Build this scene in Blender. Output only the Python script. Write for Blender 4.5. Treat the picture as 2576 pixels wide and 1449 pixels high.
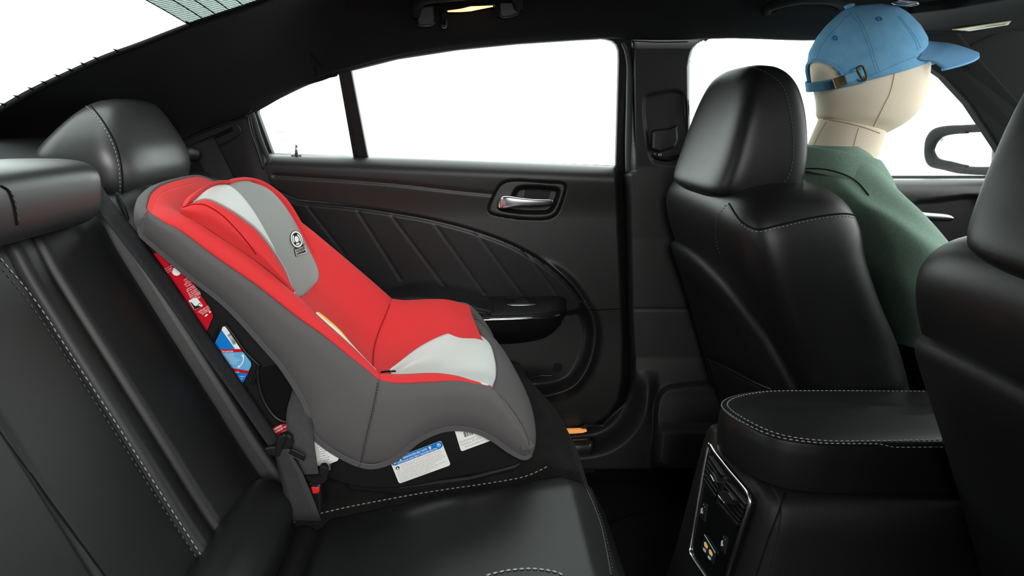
import bpy, math, random
import numpy as np
from mathutils import Vector, Matrix
from mathutils.bvhtree import BVHTree

# ------------------------------------------------------------------ scene
for o in list(bpy.data.objects):
    bpy.data.objects.remove(o)
SC = bpy.context.scene
COL = SC.collection
random.seed(7)

# camera: car frame, +X = front of car, +Y = across the car, +Z = up
F, CX, CY, CZ = 1500.0, 1200.0, 300.0, 1.0
cd = bpy.data.cameras.new('camera')
cam = bpy.data.objects.new('camera', cd)
COL.objects.link(cam)
cam.location = (0, 0, CZ)
cam.rotation_euler = (math.radians(90), 0, 0)
cd.sensor_width = 36.0
cd.lens = F / 2576 * 36.0
cd.shift_x = (1288 - CX) / 2576
cd.shift_y = -(724.5 - CY) / 2576
cd.clip_start = 0.02
SC.camera = cam

# bright white studio all around the car
W = bpy.data.worlds.new('studio')
SC.world = W
W.use_nodes = True
bg = W.node_tree.nodes['Background']
bg.inputs[0].default_value = (0.955, 1.0, 0.985, 1)
bg.inputs[1].default_value = 5.0

def lamp(name, kind, loc, target, energy, size=0.5, size_y=None, color=(1, 1, 1)):
    l = bpy.data.lights.new(name, kind)
    l.energy = energy
    l.color = color
    if kind == 'AREA':
        l.shape = 'RECTANGLE'
        l.size = size
        l.size_y = size_y or size
    o = bpy.data.objects.new(name, l)
    COL.objects.link(o)
    o.location = loc
    d = Vector(target) - Vector(loc)
    o.rotation_euler = d.to_track_quat('-Z', 'Y').to_euler()
    return o

# studio soft box standing outside the open near door, high behind the camera
lamp('studio_softbox', 'AREA', (0.24, -1.0, 1.42), (0.05, 1.1, 0.6), 44, 0.8, 0.6, (1.0, 0.99, 0.975))

SC.view_settings.view_transform = 'Standard'
SC.view_settings.look = 'None'
SC.view_settings.gamma = 1
SC.view_settings.use_curve_mapping = False
SC.view_settings.exposure = 0.0

# ------------------------------------------------------------------ helpers
def U(px, py, Y):
    return np.array([(px - CX) / F * Y, Y, CZ - (py - CY) / F * Y])

def UL(pts, Y=None):
    return np.array([U(p[0], p[1], p[2] if len(p) > 2 else Y) for p in pts])

def UX(px, py, X):
    return U(px, py, X * F / (px - CX))

def UZ(px, py, Z):
    return U(px, py, (CZ - Z) * F / (py - CY))

def RP(px, py, p0, n):
    d = np.array([(px - CX) / F, 1.0, -(py - CY) / F])
    o = np.array([0, 0, CZ])
    t = np.dot(np.array(p0) - o, n) / np.dot(d, n)
    return o + d * t

def cr(pts, n, closed=False, lin=False):
    """resample a control polyline with a centripetal-ish Catmull-Rom spline"""
    P = np.asarray(pts, float)
    if closed:
        P = np.vstack([P, P[:1]])
    m = len(P)
    d = np.sqrt(np.linalg.norm(np.diff(P, axis=0), axis=1)) + 1e-9
    t = np.concatenate([[0], np.cumsum(d)])
    if closed:
        A = np.vstack([P[-2], P, P[1]])
        ta = np.concatenate([[-d[-1]], t, [t[-1] + d[0]]])
    else:
        A = np.vstack([2 * P[0] - P[1], P, 2 * P[-1] - P[-2]])
        ta = np.concatenate([[-d[0]], t, [t[-1] + d[-1]]])
    # tangents
    T = np.zeros_like(P)
    for i in range(m):
        T[i] = (A[i + 2] - A[i]) / (ta[i + 2] - ta[i])
    q = np.linspace(0, t[-1], n + 1 if closed else n)
    if closed:
        q = q[:-1]
    out = []
    for x in q:
        i = min(max(np.searchsorted(t, x, 'right') - 1, 0), m - 2)
        h = t[i + 1] - t[i]
        s = (x - t[i]) / h
        if lin:
            out.append(P[i] * (1 - s) + P[i + 1] * s)
            continue
        s2, s3 = s * s, s ** 3
        out.append((2*s3-3*s2+1)*P[i] + (s3-2*s2+s)*h*T[i] + (-2*s3+3*s2)*P[i+1] + (s3-s2)*h*T[i+1])
    return np.array(out)

def crk(pts, n):
    """like cr, but each control interval gets the same number of samples"""
    P = np.asarray(pts, float)
    m = len(P)
    A = np.concatenate([(2 * P[0] - P[1])[None], P, (2 * P[-1] - P[-2])[None]])
    out = []
    k = max(1, round((n - 1) / (m - 1)))
    for i in range(m - 1):
        for j in range(k):
            s = j / k
            p0, p1, p2, p3 = A[i], A[i+1], A[i+2], A[i+3]
            out.append(0.5*((2*p1)+(-p0+p2)*s+(2*p0-5*p1+4*p2-p3)*s*s+(-p0+3*p1-3*p2+p3)*s**3))
    out.append(P[-1])
    return np.array(out)

# ---- objects
GEO = {}
def meshobj(name, v, f, mat, parent=None, smooth=True, label=None, thick=0, bevel=0, kind=None, sub=0, mats=None):
    me = bpy.data.meshes.new(name)
    v = np.asarray(v, float)
    me.from_pydata([tuple(p) for p in v], [], [tuple(int(i) for i in q) for q in f])
    me.update()
    for mm in (mats or [mat]):
        me.materials.append(mm)
    if smooth:
        me.polygons.foreach_set('use_smooth', [True] * len(me.polygons))
    o = bpy.data.objects.new(name, me)
    COL.objects.link(o)
    if parent is not None:
        o.parent = parent
        o.matrix_parent_inverse = parent.matrix_basis.inverted()
        if parent.parent is not None:
            o.matrix_parent_inverse = Matrix.Identity(4)
    if label:
        o['label'] = label
    if kind:
        o['kind'] = kind
    if thick:
        m = o.modifiers.new('thickness', 'SOLIDIFY')
        m.thickness = thick
        m.offset = -1
        if mats and len(mats) > 1:
            m.material_offset = 1
            m.material_offset_rim = 1
    if bevel:
        m = o.modifiers.new('bevel', 'BEVEL')
        m.width = bevel
        m.segments = 3
        m.limit_method = 'ANGLE'
        m.angle_limit = math.radians(35)
    if sub:
        m = o.modifiers.new('sub', 'SUBSURF')
        m.levels = m.render_levels = sub
    GEO[o.name] = (v, [tuple(int(i) for i in q) for q in f])
    return o

def gridfaces(nr, nc, cu=False, cv=False):
    f = []
    for i in range(nr if cu else nr - 1):
        for j in range(nc if cv else nc - 1):
            a = i * nc + j
            b = i * nc + (j + 1) % nc
            c = ((i + 1) % nr) * nc + (j + 1) % nc
            d = ((i + 1) % nr) * nc + j
            f.append((a, b, c, d))
    return f

def facecam(v, f, away=False):
    v = np.asarray(v)
    s = 0
    for q in f[:: max(1, len(f) // 200)]:
        p = v[list(q)]
        n = np.cross(p[1] - p[0], p[2] - p[0])
        s += np.dot(n, np.array([0, 0, CZ]) - p.mean(0))
    if (s < 0) != away:
        f = [tuple(reversed(q)) for q in f]
    return f

def loft(name, rows, mat, parent=None, nu=24, nv=40, thick=0, keep=False, away=False, **kw):
    """smooth surface through control rows (each row a list of 3D points)"""
    fn = crk if keep else cr
    R = [fn(r, nv) for r in rows]
    nvr = len(R[0])
    G = np.array(R)
    cols = [crk(G[:, j], nu) for j in range(nvr)]
    G = np.array(cols).transpose(1, 0, 2)
    nr, nc = G.shape[:2]
    v = G.reshape(-1, 3)
    f = facecam(v, gridfaces(nr, nc), away)
    return meshobj(name, v, f, mat, parent, thick=thick, **kw)

def ringsmesh(name, rings, mat, parent=None, cap=True, **kw):
    """closed body through closed rings"""
    G = np.array(rings)
    nr, nc = G.shape[:2]
    v = list(G.reshape(-1, 3))
    f = gridfaces(nr, nc, cv=True)
    if cap:
        v.append(G[0].mean(0)); a = len(v) - 1
        v.append(G[-1].mean(0)); b = len(v) - 1
        for j in range(nc):
            f.append((a, (j + 1) % nc, j))
            f.append((b, (nr - 1) * nc + j, (nr - 1) * nc + (j + 1) % nc))
    v = np.array(v)
    # outward normals
    c = G.reshape(-1, 3).mean(0)
    s = 0
    for q in f[::7]:
        p = v[list(q)]
        s += np.dot(np.cross(p[1] - p[0], p[2] - p[0]), p.mean(0) - c)
    if s < 0:
        f = [tuple(reversed(q)) for q in f]
    return meshobj(name, v, f, mat, parent, **kw)

def sring(c, ax, ay, e=4, n=48):
    t = np.arange(n) / n * 2 * math.pi
    cs, sn = np.cos(t), np.sin(t)
    u = np.sign(cs) * np.abs(cs) ** (2 / e)
    w = np.sign(sn) * np.abs(sn) ** (2 / e)
    return np.asarray(c)[None] + u[:, None] * np.asarray(ax)[None] + w[:, None] * np.asarray(ay)[None]

def body(name, secs, mat, parent=None, e=4, n=64, nv=40, **kw):
    """secs: (z, x0, x1, y0, y1[, e])"""
    S = crk([(list(s) + [e])[:6] for s in secs], nv)
    rings = [sring(((s[1]+s[2])/2, (s[3]+s[4])/2, s[0]), ((s[2]-s[1])/2, 0, 0), (0, (s[4]-s[3])/2, 0), s[5], n) for s in S]
    return ringsmesh(name, rings, mat, parent, **kw)

def tube(name, pts, r, mat, parent=None, n=10, res=None, closed=False, flat=1.0, **kw):
    if len(pts) < 2:
        print('NO HITS', name, parent.name if parent else ''); return None
    P = cr(pts, res or max(8, len(pts) * 6), closed)
    m = len(P)
    T = np.gradient(P, axis=0) if not closed else (np.roll(P, -1, 0) - np.roll(P, 1, 0))
    T /= np.linalg.norm(T, axis=1)[:, None] + 1e-12
    up = np.array([0.13, -1, 0.21])
    rings = []
    rr = np.broadcast_to(np.interp(np.linspace(0, 1, m), np.linspace(0, 1, len(r)), r) if hasattr(r, '__len__') else r, (m,))
    for i in range(m):
        a = np.cross(T[i], up); a /= np.linalg.norm(a) + 1e-12
        b = np.cross(a, T[i])
        t = np.arange(n) / n * 2 * math.pi
        rings.append(P[i] + rr[i] * (np.cos(t)[:, None] * a + flat * np.sin(t)[:, None] * b))
    if closed:
        G = np.array(rings)
        return meshobj(name, G.reshape(-1, 3), gridfaces(m, n, cu=True, cv=True), mat, parent, **kw)
    return ringsmesh(name, rings, mat, parent, **kw)

def prism(name, front, depth, mat, parent=None, bevel=0.0, smooth=False, **kw):
    """outline polygon (3D) extruded along a vector"""
    P = np.asarray(front, float)
    d = np.asarray(depth, float)
    n = len(P)
    v = np.vstack([P, P + d])
    f = [tuple(range(n)), tuple(range(2 * n - 1, n - 1, -1))]
    for i in range(n):
        j = (i + 1) % n
        f.append((j, i, n + i, n + j))
    nn = sum(np.cross(P[i] - P[0], P[(i + 1) % n] - P[0]) for i in range(1, n - 1))
    if np.dot(nn, d) > 0:
        f = [tuple(reversed(q)) for q in f]
    return meshobj(name, v, f, mat, parent, smooth=smooth, bevel=bevel, **kw)

def box(name, lo, hi, mat, parent=None, bevel=0.003, **kw):
    x0, y0, z0 = lo; x1, y1, z1 = hi
    P = [(x0, y0, z0), (x1, y0, z0), (x1, y0, z1), (x0, y0, z1)]
    return prism(name, P, (0, y1 - y0, 0), mat, parent, bevel=bevel, **kw)

def ribbon(name, left, right, thick, mat, parent=None, n=40, **kw):
    L, R = cr(left, n), cr(right, n)
    return loft(name, [L, (L + R) / 2, R], mat, parent, nu=5, nv=n, thick=thick, **kw)

BV = {}
def bvh(o):
    if o.name not in BV:
        v, f = GEO[o.name]
        BV[o.name] = BVHTree.FromPolygons([Vector(p) for p in v], f)
    return BV[o.name]

def hit(objs, px, py, off=0.0008):
    d = Vector(((px - CX) / F, 1.0, -(py - CY) / F)).normalized()
    best = None
    for o in objs:
        r = bvh(o).ray_cast(Vector((0, 0, CZ)), d)
        if r[0] is not None and (best is None or r[3] < best[3]):
            best = r
    if best is None:
        return None
    n = best[1]
    if n.dot(d) > 0:
        n = -n
    return np.array(best[0] + n * off)

def on(objs, pts, n=40, off=0.0008, closed=False):
    """drape a traced seam over surfaces"""
    P = cr([(p[0], p[1], 0) for p in pts], n, closed)
    out = [hit(objs, p[0], p[1], off) for p in P]
    return np.array([p for p in out if p is not None])

def stitch(name, P, parent, mat, dash=0.0048, gap=0.0028, r=0.0007, **kw):
    P = np.asarray(P, float)
    if len(P) < 3:
        print('NO HITS', name, parent.name); return None
    d = np.linalg.norm(np.diff(P, axis=0), axis=1)
    t = np.concatenate([[0], np.cumsum(d)])
    def at(s):
        return np.array([np.interp(s, t, P[:, k]) for k in range(3)])
    v, f = [], []
    s = 0
    while s + dash < t[-1]:
        a, b = at(s), at(s + dash)
        T = (b - a) / (np.linalg.norm(b - a) + 1e-12)
        A = np.cross(T, (0.1, -1, 0.3)); A /= np.linalg.norm(A) + 1e-12
        B = np.cross(T, A)
        k = len(v)
        m = (a + b) / 2
        for c, q in ((a, .55), (m, 1.0), (b, .55)):
            for th in range(5):
                an = th / 5 * 2 * math.pi
                v.append(c + r * q * (math.cos(an) * A + math.sin(an) * B))
        for i in range(2):
            for j in range(5):
                f.append((k+i*5+j, k+i*5+(j+1) % 5, k+(i+1)*5+(j+1) % 5, k+(i+1)*5+j))
        f.append(tuple(k + j for j in range(4, -1, -1)))
        f.append(tuple(k + 10 + j for j in range(5)))
        s += dash + gap
    return meshobj(name, v, f, mat, parent, kind='stuff', **kw)

def thing(name, label, cat, loc, group=None, kind=None):
    o = bpy.data.objects.new(name, None)
    COL.objects.link(o)
    o.empty_display_size = 0.05
    o.location = loc
    o['label'] = label
    o['category'] = cat
    if group: o['group'] = group
    if kind: o['kind'] = kind
    bpy.context.view_layer.update()
    return o

def tag(o, label, cat, group=None, kind=None):
    o['label'] = label
    o['category'] = cat
    if group: o['group'] = group
    if kind: o['kind'] = kind
    return o

# ---- flat print
def text_tris(body, size=1.0, bold=False):
    c = bpy.data.curves.new('t', 'FONT')
    c.body = body
    c.size = size
    c.resolution_u = 2
    if bold:
        c.offset = 0.018 * size
    o = bpy.data.objects.new('t', c)
    COL.objects.link(o)
    dg = bpy.context.evaluated_depsgraph_get()
    me = bpy.data.meshes.new_from_object(o.evaluated_get(dg))
    v = np.array([tuple(p.co) for p in me.vertices]).reshape(-1, 3)
    f = [tuple(p.vertices) for p in me.polygons]
    bpy.data.objects.remove(o)
    bpy.data.curves.remove(c)
    bpy.data.meshes.remove(me)
    return v, f

class Print:
    """collects flat print in a label's own 2D frame (0..1, 0..1 from the top left)"""
    def __init__(s, TL, TR, BL, lift=0.0006):
        s.o, s.ex, s.ey = np.asarray(TL), np.asarray(TR) - TL, np.asarray(BL) - TL
        n = np.cross(s.ex, s.ey); n /= np.linalg.norm(n)
        c = np.asarray(TL) + (s.ex + s.ey) / 2
        if np.dot(n, np.array([0, 0, CZ]) - c) < 0: n = -n
        s.n, s.lift = n, lift
        s.v, s.f = [], []
    def add(s, pts2, faces, lift=0):
        k = len(s.v)
        for x, y in pts2:
            s.v.append(s.o + s.ex * x + s.ey * y + s.n * (s.lift + lift))
        s.f += [tuple(i + k for i in q) for q in faces]
    def poly(s, pts, lift=0):
        s.add(pts, [tuple(range(len(pts)))], lift)
    def rect(s, x0, y0, x1, y1, lift=0):
        s.poly([(x0, y0), (x1, y0), (x1, y1), (x0, y1)], lift)
    def disc(s, x, y, r, r0=0, n=24, a0=0, a1=360, lift=0):
        asp = np.linalg.norm(s.ex) / np.linalg.norm(s.ey)
        P = []; t = np.radians(np.linspace(a0, a1, n + 1))
        for a in t: P.append((x + r * math.cos(a), y + r * asp * math.sin(a)))
        for a in t: P.append((x + r0 * math.cos(a), y + r0 * asp * math.sin(a)))
        s.add(P, [(i, i + 1, n + 2 + i, n + 1 + i) for i in range(n)], lift)
    def text(s, body, x, y, h, w=None, bold=False, align=0):
        """baseline-left at (x, y); h = letter height, w = fitted width (fractions)"""
        v, f = text_tris(body, 1.0, bold)
        if len(v) == 0: return
        x0, x1 = v[:, 0].min(), v[:, 0].max()
        asp = np.linalg.norm(s.ey) / np.linalg.norm(s.ex)
        k = h / 0.7
        sx = (w / (x1 - x0)) if w else k * asp
        ww = sx * (x1 - x0)
        P = [(x - align * ww + (p[0] - x0) * sx, y - p[1] * k) for p in v]
        s.add(P, f)
    def bars(s, x0, y0, x1, y1, n=22, vert=True):
        rs = random.Random(n)
        t = 0.0
        while t < 1:
            w = rs.choice((0.012, 0.02, 0.03))
            if vert: s.rect(x0 + (x1-x0)*t, y0, x0 + (x1-x0)*min(1, t+w), y1)
            else: s.rect(x0, y0 + (y1-y0)*t, x1, y0 + (y1-y0)*min(1, t+w))
            t += w + rs.choice((0.015, 0.02, 0.035))
    def build(s, name, mat, parent, **kw):
        return meshobj(name, s.v, s.f, mat, parent, smooth=False, kind='stuff', **kw)

def clip_poly(subj, clip):
    """Sutherland-Hodgman (clip convex)"""
    def inside(p, a, b): return (b[0]-a[0])*(p[1]-a[1]) - (b[1]-a[1])*(p[0]-a[0]) >= 0
    out = list(subj)
    for i in range(len(clip)):
        a, b = clip[i], clip[(i+1) % len(clip)]
        inp, out = out, []
        for j in range(len(inp)):
            p, q = inp[j-1], inp[j]
            if inside(q, a, b):
                if not inside(p, a, b): out.append(_ix(p, q, a, b))
                out.append(q)
            elif inside(p, a, b): out.append(_ix(p, q, a, b))
    return out
def _ix(p, q, a, b):
    d = (b[0]-a[0], b[1]-a[1])
    t1 = d[0]*(p[1]-a[1]) - d[1]*(p[0]-a[0])
    t2 = d[0]*(q[1]-a[1]) - d[1]*(q[0]-a[0])
    t = t1 / (t1 - t2)
    return (p[0]+(q[0]-p[0])*t, p[1]+(q[1]-p[1])*t)

# ------------------------------------------------------------------ materials
def srgb(r, g, b):
    f = lambda c: (c/255/12.92) if c/255 <= .04045 else ((c/255+.055)/1.055)**2.4
    return (f(r), f(g), f(b), 1)

def mat(name, col, rough=.5, metal=0, spec=.5, bump=0, bscale=400, kind='noise', vary=0, vscale=8, sheen=0, col2=None, cscale=None, emit=None, estr=0):
    m = bpy.data.materials.new(name)
    m.use_nodes = True
    nt = m.node_tree
    b = nt.nodes['Principled BSDF']
    if len(col) == 3: col = (*col, 1)
    b.inputs['Base Color'].default_value = col
    b.inputs['Roughness'].default_value = rough
    b.inputs['Metallic'].default_value = metal
    b.inputs['Specular IOR Level'].default_value = spec
    if sheen:
        b.inputs['Sheen Weight'].default_value = sheen
        b.inputs['Sheen Roughness'].default_value = .5
    tc = nt.nodes.new('ShaderNodeTexCoord')
    if col2 is not None or vary:
        n = nt.nodes.new('ShaderNodeTexNoise')
        n.inputs['Scale'].default_value = cscale or vscale
        n.inputs['Detail'].default_value = 4
        nt.links.new(tc.outputs['Object'], n.inputs['Vector'])
        mx = nt.nodes.new('ShaderNodeMix'); mx.data_type = 'RGBA'
        c2 = col2 or tuple(c * (1 - vary) for c in col[:3]) + (1,)
        mx.inputs['A'].default_value = col
        mx.inputs['B'].default_value = c2 if len(c2) == 4 else (*c2, 1)
        rp = nt.nodes.new('ShaderNodeValToRGB')
        rp.color_ramp.elements[0].position = .35
        rp.color_ramp.elements[1].position = .65
        nt.links.new(n.outputs['Fac'], rp.inputs['Fac'])
        nt.links.new(rp.outputs['Color'], mx.inputs['Factor'])
        nt.links.new(mx.outputs['Result'], b.inputs['Base Color'])
    if bump:
        if kind == 'vor':
            n = nt.nodes.new('ShaderNodeTexVoronoi')
            out = n.outputs['Distance']
        elif kind == 'wave':
            n = nt.nodes.new('ShaderNodeTexWave')
            n.inputs['Distortion'].default_value = 1.5
            out = n.outputs['Fac']
        else:
            n = nt.nodes.new('ShaderNodeTexNoise')
            n.inputs['Detail'].default_value = 3
            out = n.outputs['Fac']
        n.inputs['Scale'].default_value = bscale
        nt.links.new(tc.outputs['Object'], n.inputs['Vector'])
        bp = nt.nodes.new('ShaderNodeBump')
        bp.inputs['Strength'].default_value = bump
        bp.inputs['Distance'].default_value = .001
        nt.links.new(out, bp.inputs['Height'])
        nt.links.new(bp.outputs['Normal'], b.inputs['Normal'])
    if emit:
        b.inputs['Emission Color'].default_value = (*emit[:3], 1)
        b.inputs['Emission Strength'].default_value = estr
    return m

def glassmat(name, tint, gloss=.06, rough=0.0):
    m = bpy.data.materials.new(name)
    m.use_nodes = True
    nt = m.node_tree
    nt.nodes.clear()
    out = nt.nodes.new('ShaderNodeOutputMaterial')
    tr = nt.nodes.new('ShaderNodeBsdfTransparent'); tr.inputs[0].default_value = tint
    gl = nt.nodes.new('ShaderNodeBsdfGlossy'); gl.inputs['Roughness'].default_value = rough
    mx = nt.nodes.new('ShaderNodeMixShader'); mx.inputs[0].default_value = gloss
    nt.links.new(tr.outputs[0], mx.inputs[1]); nt.links.new(gl.outputs[0], mx.inputs[2])
    nt.links.new(mx.outputs[0], out.inputs[0])
    return m

M = {}
M['leather'] = mat('black_leather', (.006, .006, .0062), .40, spec=.30, bump=.10, bscale=1500, kind='vor')
M['leather_soft'] = mat('black_leather_matte', (.007, .007, .007), .52, spec=.26, bump=.12, bscale=1500, kind='vor')
M['leather_rear'] = mat('charcoal_leather', (.0095, .010, .010), .46, spec=.40, bump=.08, bscale=1500, kind='vor')
M['leather_head'] = mat('lit_charcoal_leather', (.026, .027, .027), .38, spec=.6, bump=.06, bscale=1500, kind='vor')  # paler, shinier copy of the bench leather, window light on the headrests in its colour
M['suede'] = mat('black_suede', (.010, .0097, .0093), .95, spec=.1, bump=.4, bscale=1400, vary=.45, vscale=30, sheen=.03)
M['plastic'] = mat('black_grained_plastic', (.007, .007, .007), .55, spec=.22, bump=.3, bscale=1000)
M['plastic_s'] = mat('black_satin_plastic', (.009, .009, .0095), .38, spec=.35)
M['plastic_g'] = mat('gloss_black_plastic', (.004, .004, .0045), .22, spec=.4)
M['softtrim'] = mat('soft_touch_door_trim', (.0115, .0118, .0113), .40, spec=.42, bump=.3, bscale=1100)
M['softtrim2'] = mat('charcoal_hard_trim', (.016, .016, .0157), .5, spec=.32, bump=.25, bscale=1300)
M['headliner'] = mat('black_headliner_cloth', (.0095, .010, .0105), .9, spec=.12, bump=.2, bscale=1800)
M['carpet'] = mat('black_carpet', (.007, .0068, .0065), 1, spec=.03, bump=.9, bscale=700)
M['rubber'] = mat('black_rubber_seal', (.012, .012, .0125), .6, spec=.3)
M['seal'] = mat('grey_rubber_door_seal', (.045, .05, .05), .7, spec=.25)
M['thread'] = mat('grey_thread', srgb(140, 146, 145), .7)
M['thread_d'] = mat('dark_thread', (.07, .072, .072), .7)
M['seam'] = mat('seam_groove', (.004, .004, .004), .8, spec=.1)
M['chrome'] = mat('satin_chrome', (.62, .63, .63), .22, metal=1)
M['steel'] = mat('bright_steel', (.7, .7, .7), .2, metal=1)
M['bronze'] = mat('antique_bronze', (.09, .068, .03), .45, metal=1)
M['web'] = mat('black_webbing', (.025, .0255, .028), .75, spec=.25, bump=.8, bscale=330, kind='wave')
M['web_lit'] = mat('lit_black_webbing', (.05, .05, .051), .65, spec=.4, bump=.6, bscale=1300, kind='vor', col2=(.03, .03, .031), cscale=900)  # paler copy of the black webbing, light on the lap straps in its colour
M['red'] = mat('red_knit_fabric', srgb(214, 58, 60), .95, spec=.08, bump=.35, bscale=1500, sheen=.06)
M['grey'] = mat('charcoal_knit_fabric', srgb(92, 90, 90), .95, spec=.1, bump=.35, bscale=1500, sheen=.05)
M['grey_l'] = mat('silver_knit_fabric', srgb(214, 218, 216), .95, spec=.1, bump=.3, bscale=1500)
M['grey_m'] = mat('mid_grey_knit_fabric', srgb(150, 152, 150), .95, spec=.1, bump=.3, bscale=1500)
M['grey_b'] = mat('grey_elastic_binding', srgb(86, 84, 85), .9, spec=.1, bump=.3, bscale=1500)
M['shell'] = mat('black_seat_shell', (.006, .006, .0063), .45, spec=.35)
M['linen'] = mat('cream_linen', srgb(242, 228, 205), .95, spec=.1, bump=.3, bscale=1300)
M['linen_s'] = mat('linen_seam', srgb(178, 150, 120), .95, spec=.1)
M['cap'] = mat('blue_cotton_twill', srgb(126, 184, 220), .95, spec=.08, bump=.5, bscale=1500, col2=srgb(114, 174, 214), cscale=40)
M['cap_s'] = mat('blue_stitching', srgb(66, 116, 160), .95, spec=.05)
M['cap_u'] = mat('blue_twill_lining', srgb(100, 146, 182), .95, spec=.05, bump=.4, bscale=1200)
M['shirt'] = mat('green_heather_jersey', srgb(142, 168, 152), .98, spec=.06, bump=.4, bscale=1500, col2=srgb(114, 140, 124), cscale=800)
M['shirt_s'] = mat('green_shirt_seam', srgb(36, 50, 42), .98, spec=.05)
M['white'] = mat('white_label_stock', srgb(232, 234, 230), .6, spec=.25)
M['blue'] = mat('blue_label_ink', srgb(8, 120, 205), .55, spec=.2)
M['blue_l'] = mat('light_blue_label_ink', srgb(96, 172, 218), .55, spec=.2)
M['redink'] = mat('red_label_ink', srgb(190, 12, 32), .55, spec=.2)
M['salmon'] = mat('salmon_print', srgb(226, 140, 138), .6, spec=.2)
M['ink'] = mat('grey_print', srgb(150, 152, 150), .7, spec=.1)
M['ink_d'] = mat('black_print', srgb(30, 30, 30), .7, spec=.1)
M['yellow'] = mat('yellow_label_ink', srgb(228, 186, 30), .6, spec=.2)
M['button'] = mat('red_release_button', srgb(214, 40, 40), .35, spec=.4)
M['icon'] = mat('white_icon', srgb(170, 195, 205), .5)
M['gold'] = mat('lit_usb_contacts', srgb(220, 170, 90), .4, emit=(1, .62, .25), estr=.25)
M['glass'] = glassmat('side_glass', (.97, 1, .99, 1), .05)
M['glass_r'] = glassmat('rear_glass', (.93, .97, .955, 1), .05)
M['mirror'] = mat('mirror_glass', (.93, .94, .95), .02, metal=1)
M['frit'] = mat('mirror_icon', srgb(150, 150, 150), .5)
M['lampglow'] = mat('warm_reading_lamp', (1, .7, .4), .5, emit=(1, .50, .20), estr=1.9)
M['amber'] = mat('amber_courtesy_lamp', (.9, .4, .1), .5, emit=(1, .36, .09), estr=.5)

# ------------------------------------------------------------------ setting: the car body
def sm(t):
    t = np.clip(t, 0, 1)
    return t * t * (3 - 2 * t)

def segdist(px, py, poly, closed=True):
    """distance to polyline and inside mask (numpy arrays)"""
    P = np.asarray(poly, float)
    n = len(P)
    d = np.full(np.shape(px), 1e9)
    ins = np.zeros(np.shape(px), bool)
    for i in range(n if closed else n - 1):
        a, b = P[i], P[(i + 1) % n]
        e = b - a
        t = np.clip(((px - a[0]) * e[0] + (py - a[1]) * e[1]) / (e @ e + 1e-9), 0, 1)
        d = np.minimum(d, np.hypot(px - a[0] - t * e[0], py - a[1] - t * e[1]))
        if closed:
            c = ((a[1] > py) != (b[1] > py))
            xx = (b[0] - a[0]) * (py - a[1]) / (b[1] - a[1] + 1e-12) + a[0]
            ins ^= c & (px < xx)
    return d, ins

def sd(px, py, poly):
    d, i = segdist(px, py, poly)
    return np.where(i, -d, d)

def smoothpoly(pts, n=80, closed=True):
    return cr([(p[0], p[1], 0) for p in pts], n, closed)[:, :2]

def hfield(name, x0, x1, nx, y0, y1, ny, Yf, material, parent=None, mask=None, thick=.008, xmap=None, **kw):
    """relief panel: traced outline grid, depth from a relief function"""
    gx, gy = np.meshgrid(np.linspace(x0, x1, nx), np.linspace(y0, y1, ny))
    if xmap is not None:
        gx, gy = xmap(gx, gy)
    Y = Yf(gx, gy)
    V = np.stack([(gx - CX) / F * Y, Y, CZ - (gy - CY) / F * Y], -1).reshape(-1, 3)
    f = gridfaces(ny, nx)
    if mask is not None:
        k = mask(gx, gy).reshape(-1)
        f = [q for q in f if all(k[i] for i in q)]
        used = sorted({i for q in f for i in q})
        mp = {a: b for b, a in enumerate(used)}
        V = V[used]
        f = [tuple(mp[i] for i in q) for q in f]
    f = facecam(V, f)
    return meshobj(name, V, f, material, parent, thick=thick, **kw)

def Yg(py):                       # side glass leans inward towards the roof
    return 1.535 - (400 - np.asarray(py, float)) / 300 * .115

def G(px, py, d=0.0):
    return U(px, py, float(Yg(py)) + d)

ENV = 'structure'
# ---- floor
fl = loft('floor', [[(x, y, z) for x in np.linspace(-.6, 1.6, 8)] for y, z in
     ((.05, .24), (.18, .22), (.25, .152), (.60, .150), (.68, .17), (.74, .24), (.94, .24), (1.0, .17), (1.08, .150), (1.40, .150), (1.50, .155))],
     M['carpet'], nu=60, nv=30, thick=.02)
tag(fl, 'black carpet of the rear footwell between bench and front seats', 'floor', kind=ENV)
mat_pts = [(1500, 1460), (1515, 1340), (1560, 1305), (1620, 1291), (1680, 1300), (1740, 1335), (1800, 1400), (1830, 1500), (1700, 1600), (1560, 1600)]
mp = cr([UZ(p[0], p[1], .166) for p in mat_pts], 60, True)
fm = prism('floor_mat', mp, (0, 0, -.008), M['carpet'], bevel=.003)
tag(fm, 'black carpet floor mat with a rounded edge in the footwell', 'floor mat')

# ---- headliner
A = [(800, 203), (835, 191), (880, 179), (1000, 149), (1150, 126), (1300, 111), (1450, 101), (1530, 97), (1590, 100), (1680, 101), (1760, 99), (1850, 97), (2000, 102), (2120, 104), (2260, 128), (2360, 180), (2480, 270), (2620, 380)]
rows = []
a0 = [G(x, y, -.012) for x, y in A]
a1 = [p + np.array([0, -.010, .004]) for p in a0]
a2 = [p + np.array([0, -.030, .026]) for p in a0]
a3 = [np.array([p[0], 1.345, 1.268]) if p[2] > 1.1 else p + np.array([0, -.07, .08]) for p in a0]
ax = [min(p[0], 1.06) for p in a0]
a3 = [np.array([x, 1.345 - .0 * x, 1.268 - .10 * max(0, x - .75) - .12 * max(0, -.38 - x)]) for x in ax]
a4 = [np.array([x, 1.22, 1.300 - .10 * max(0, x - .8) - .10 * max(0, -.40 - x)]) for x in ax]
a5 = [np.array([x, .80, 1.325 - .10 * max(0, x - .8) - .10 * max(0, -.40 - x)]) for x in ax]
a6 = [np.array([x, .36, 1.300 - .10 * max(0, x - .8)]) for x in ax]
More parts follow.
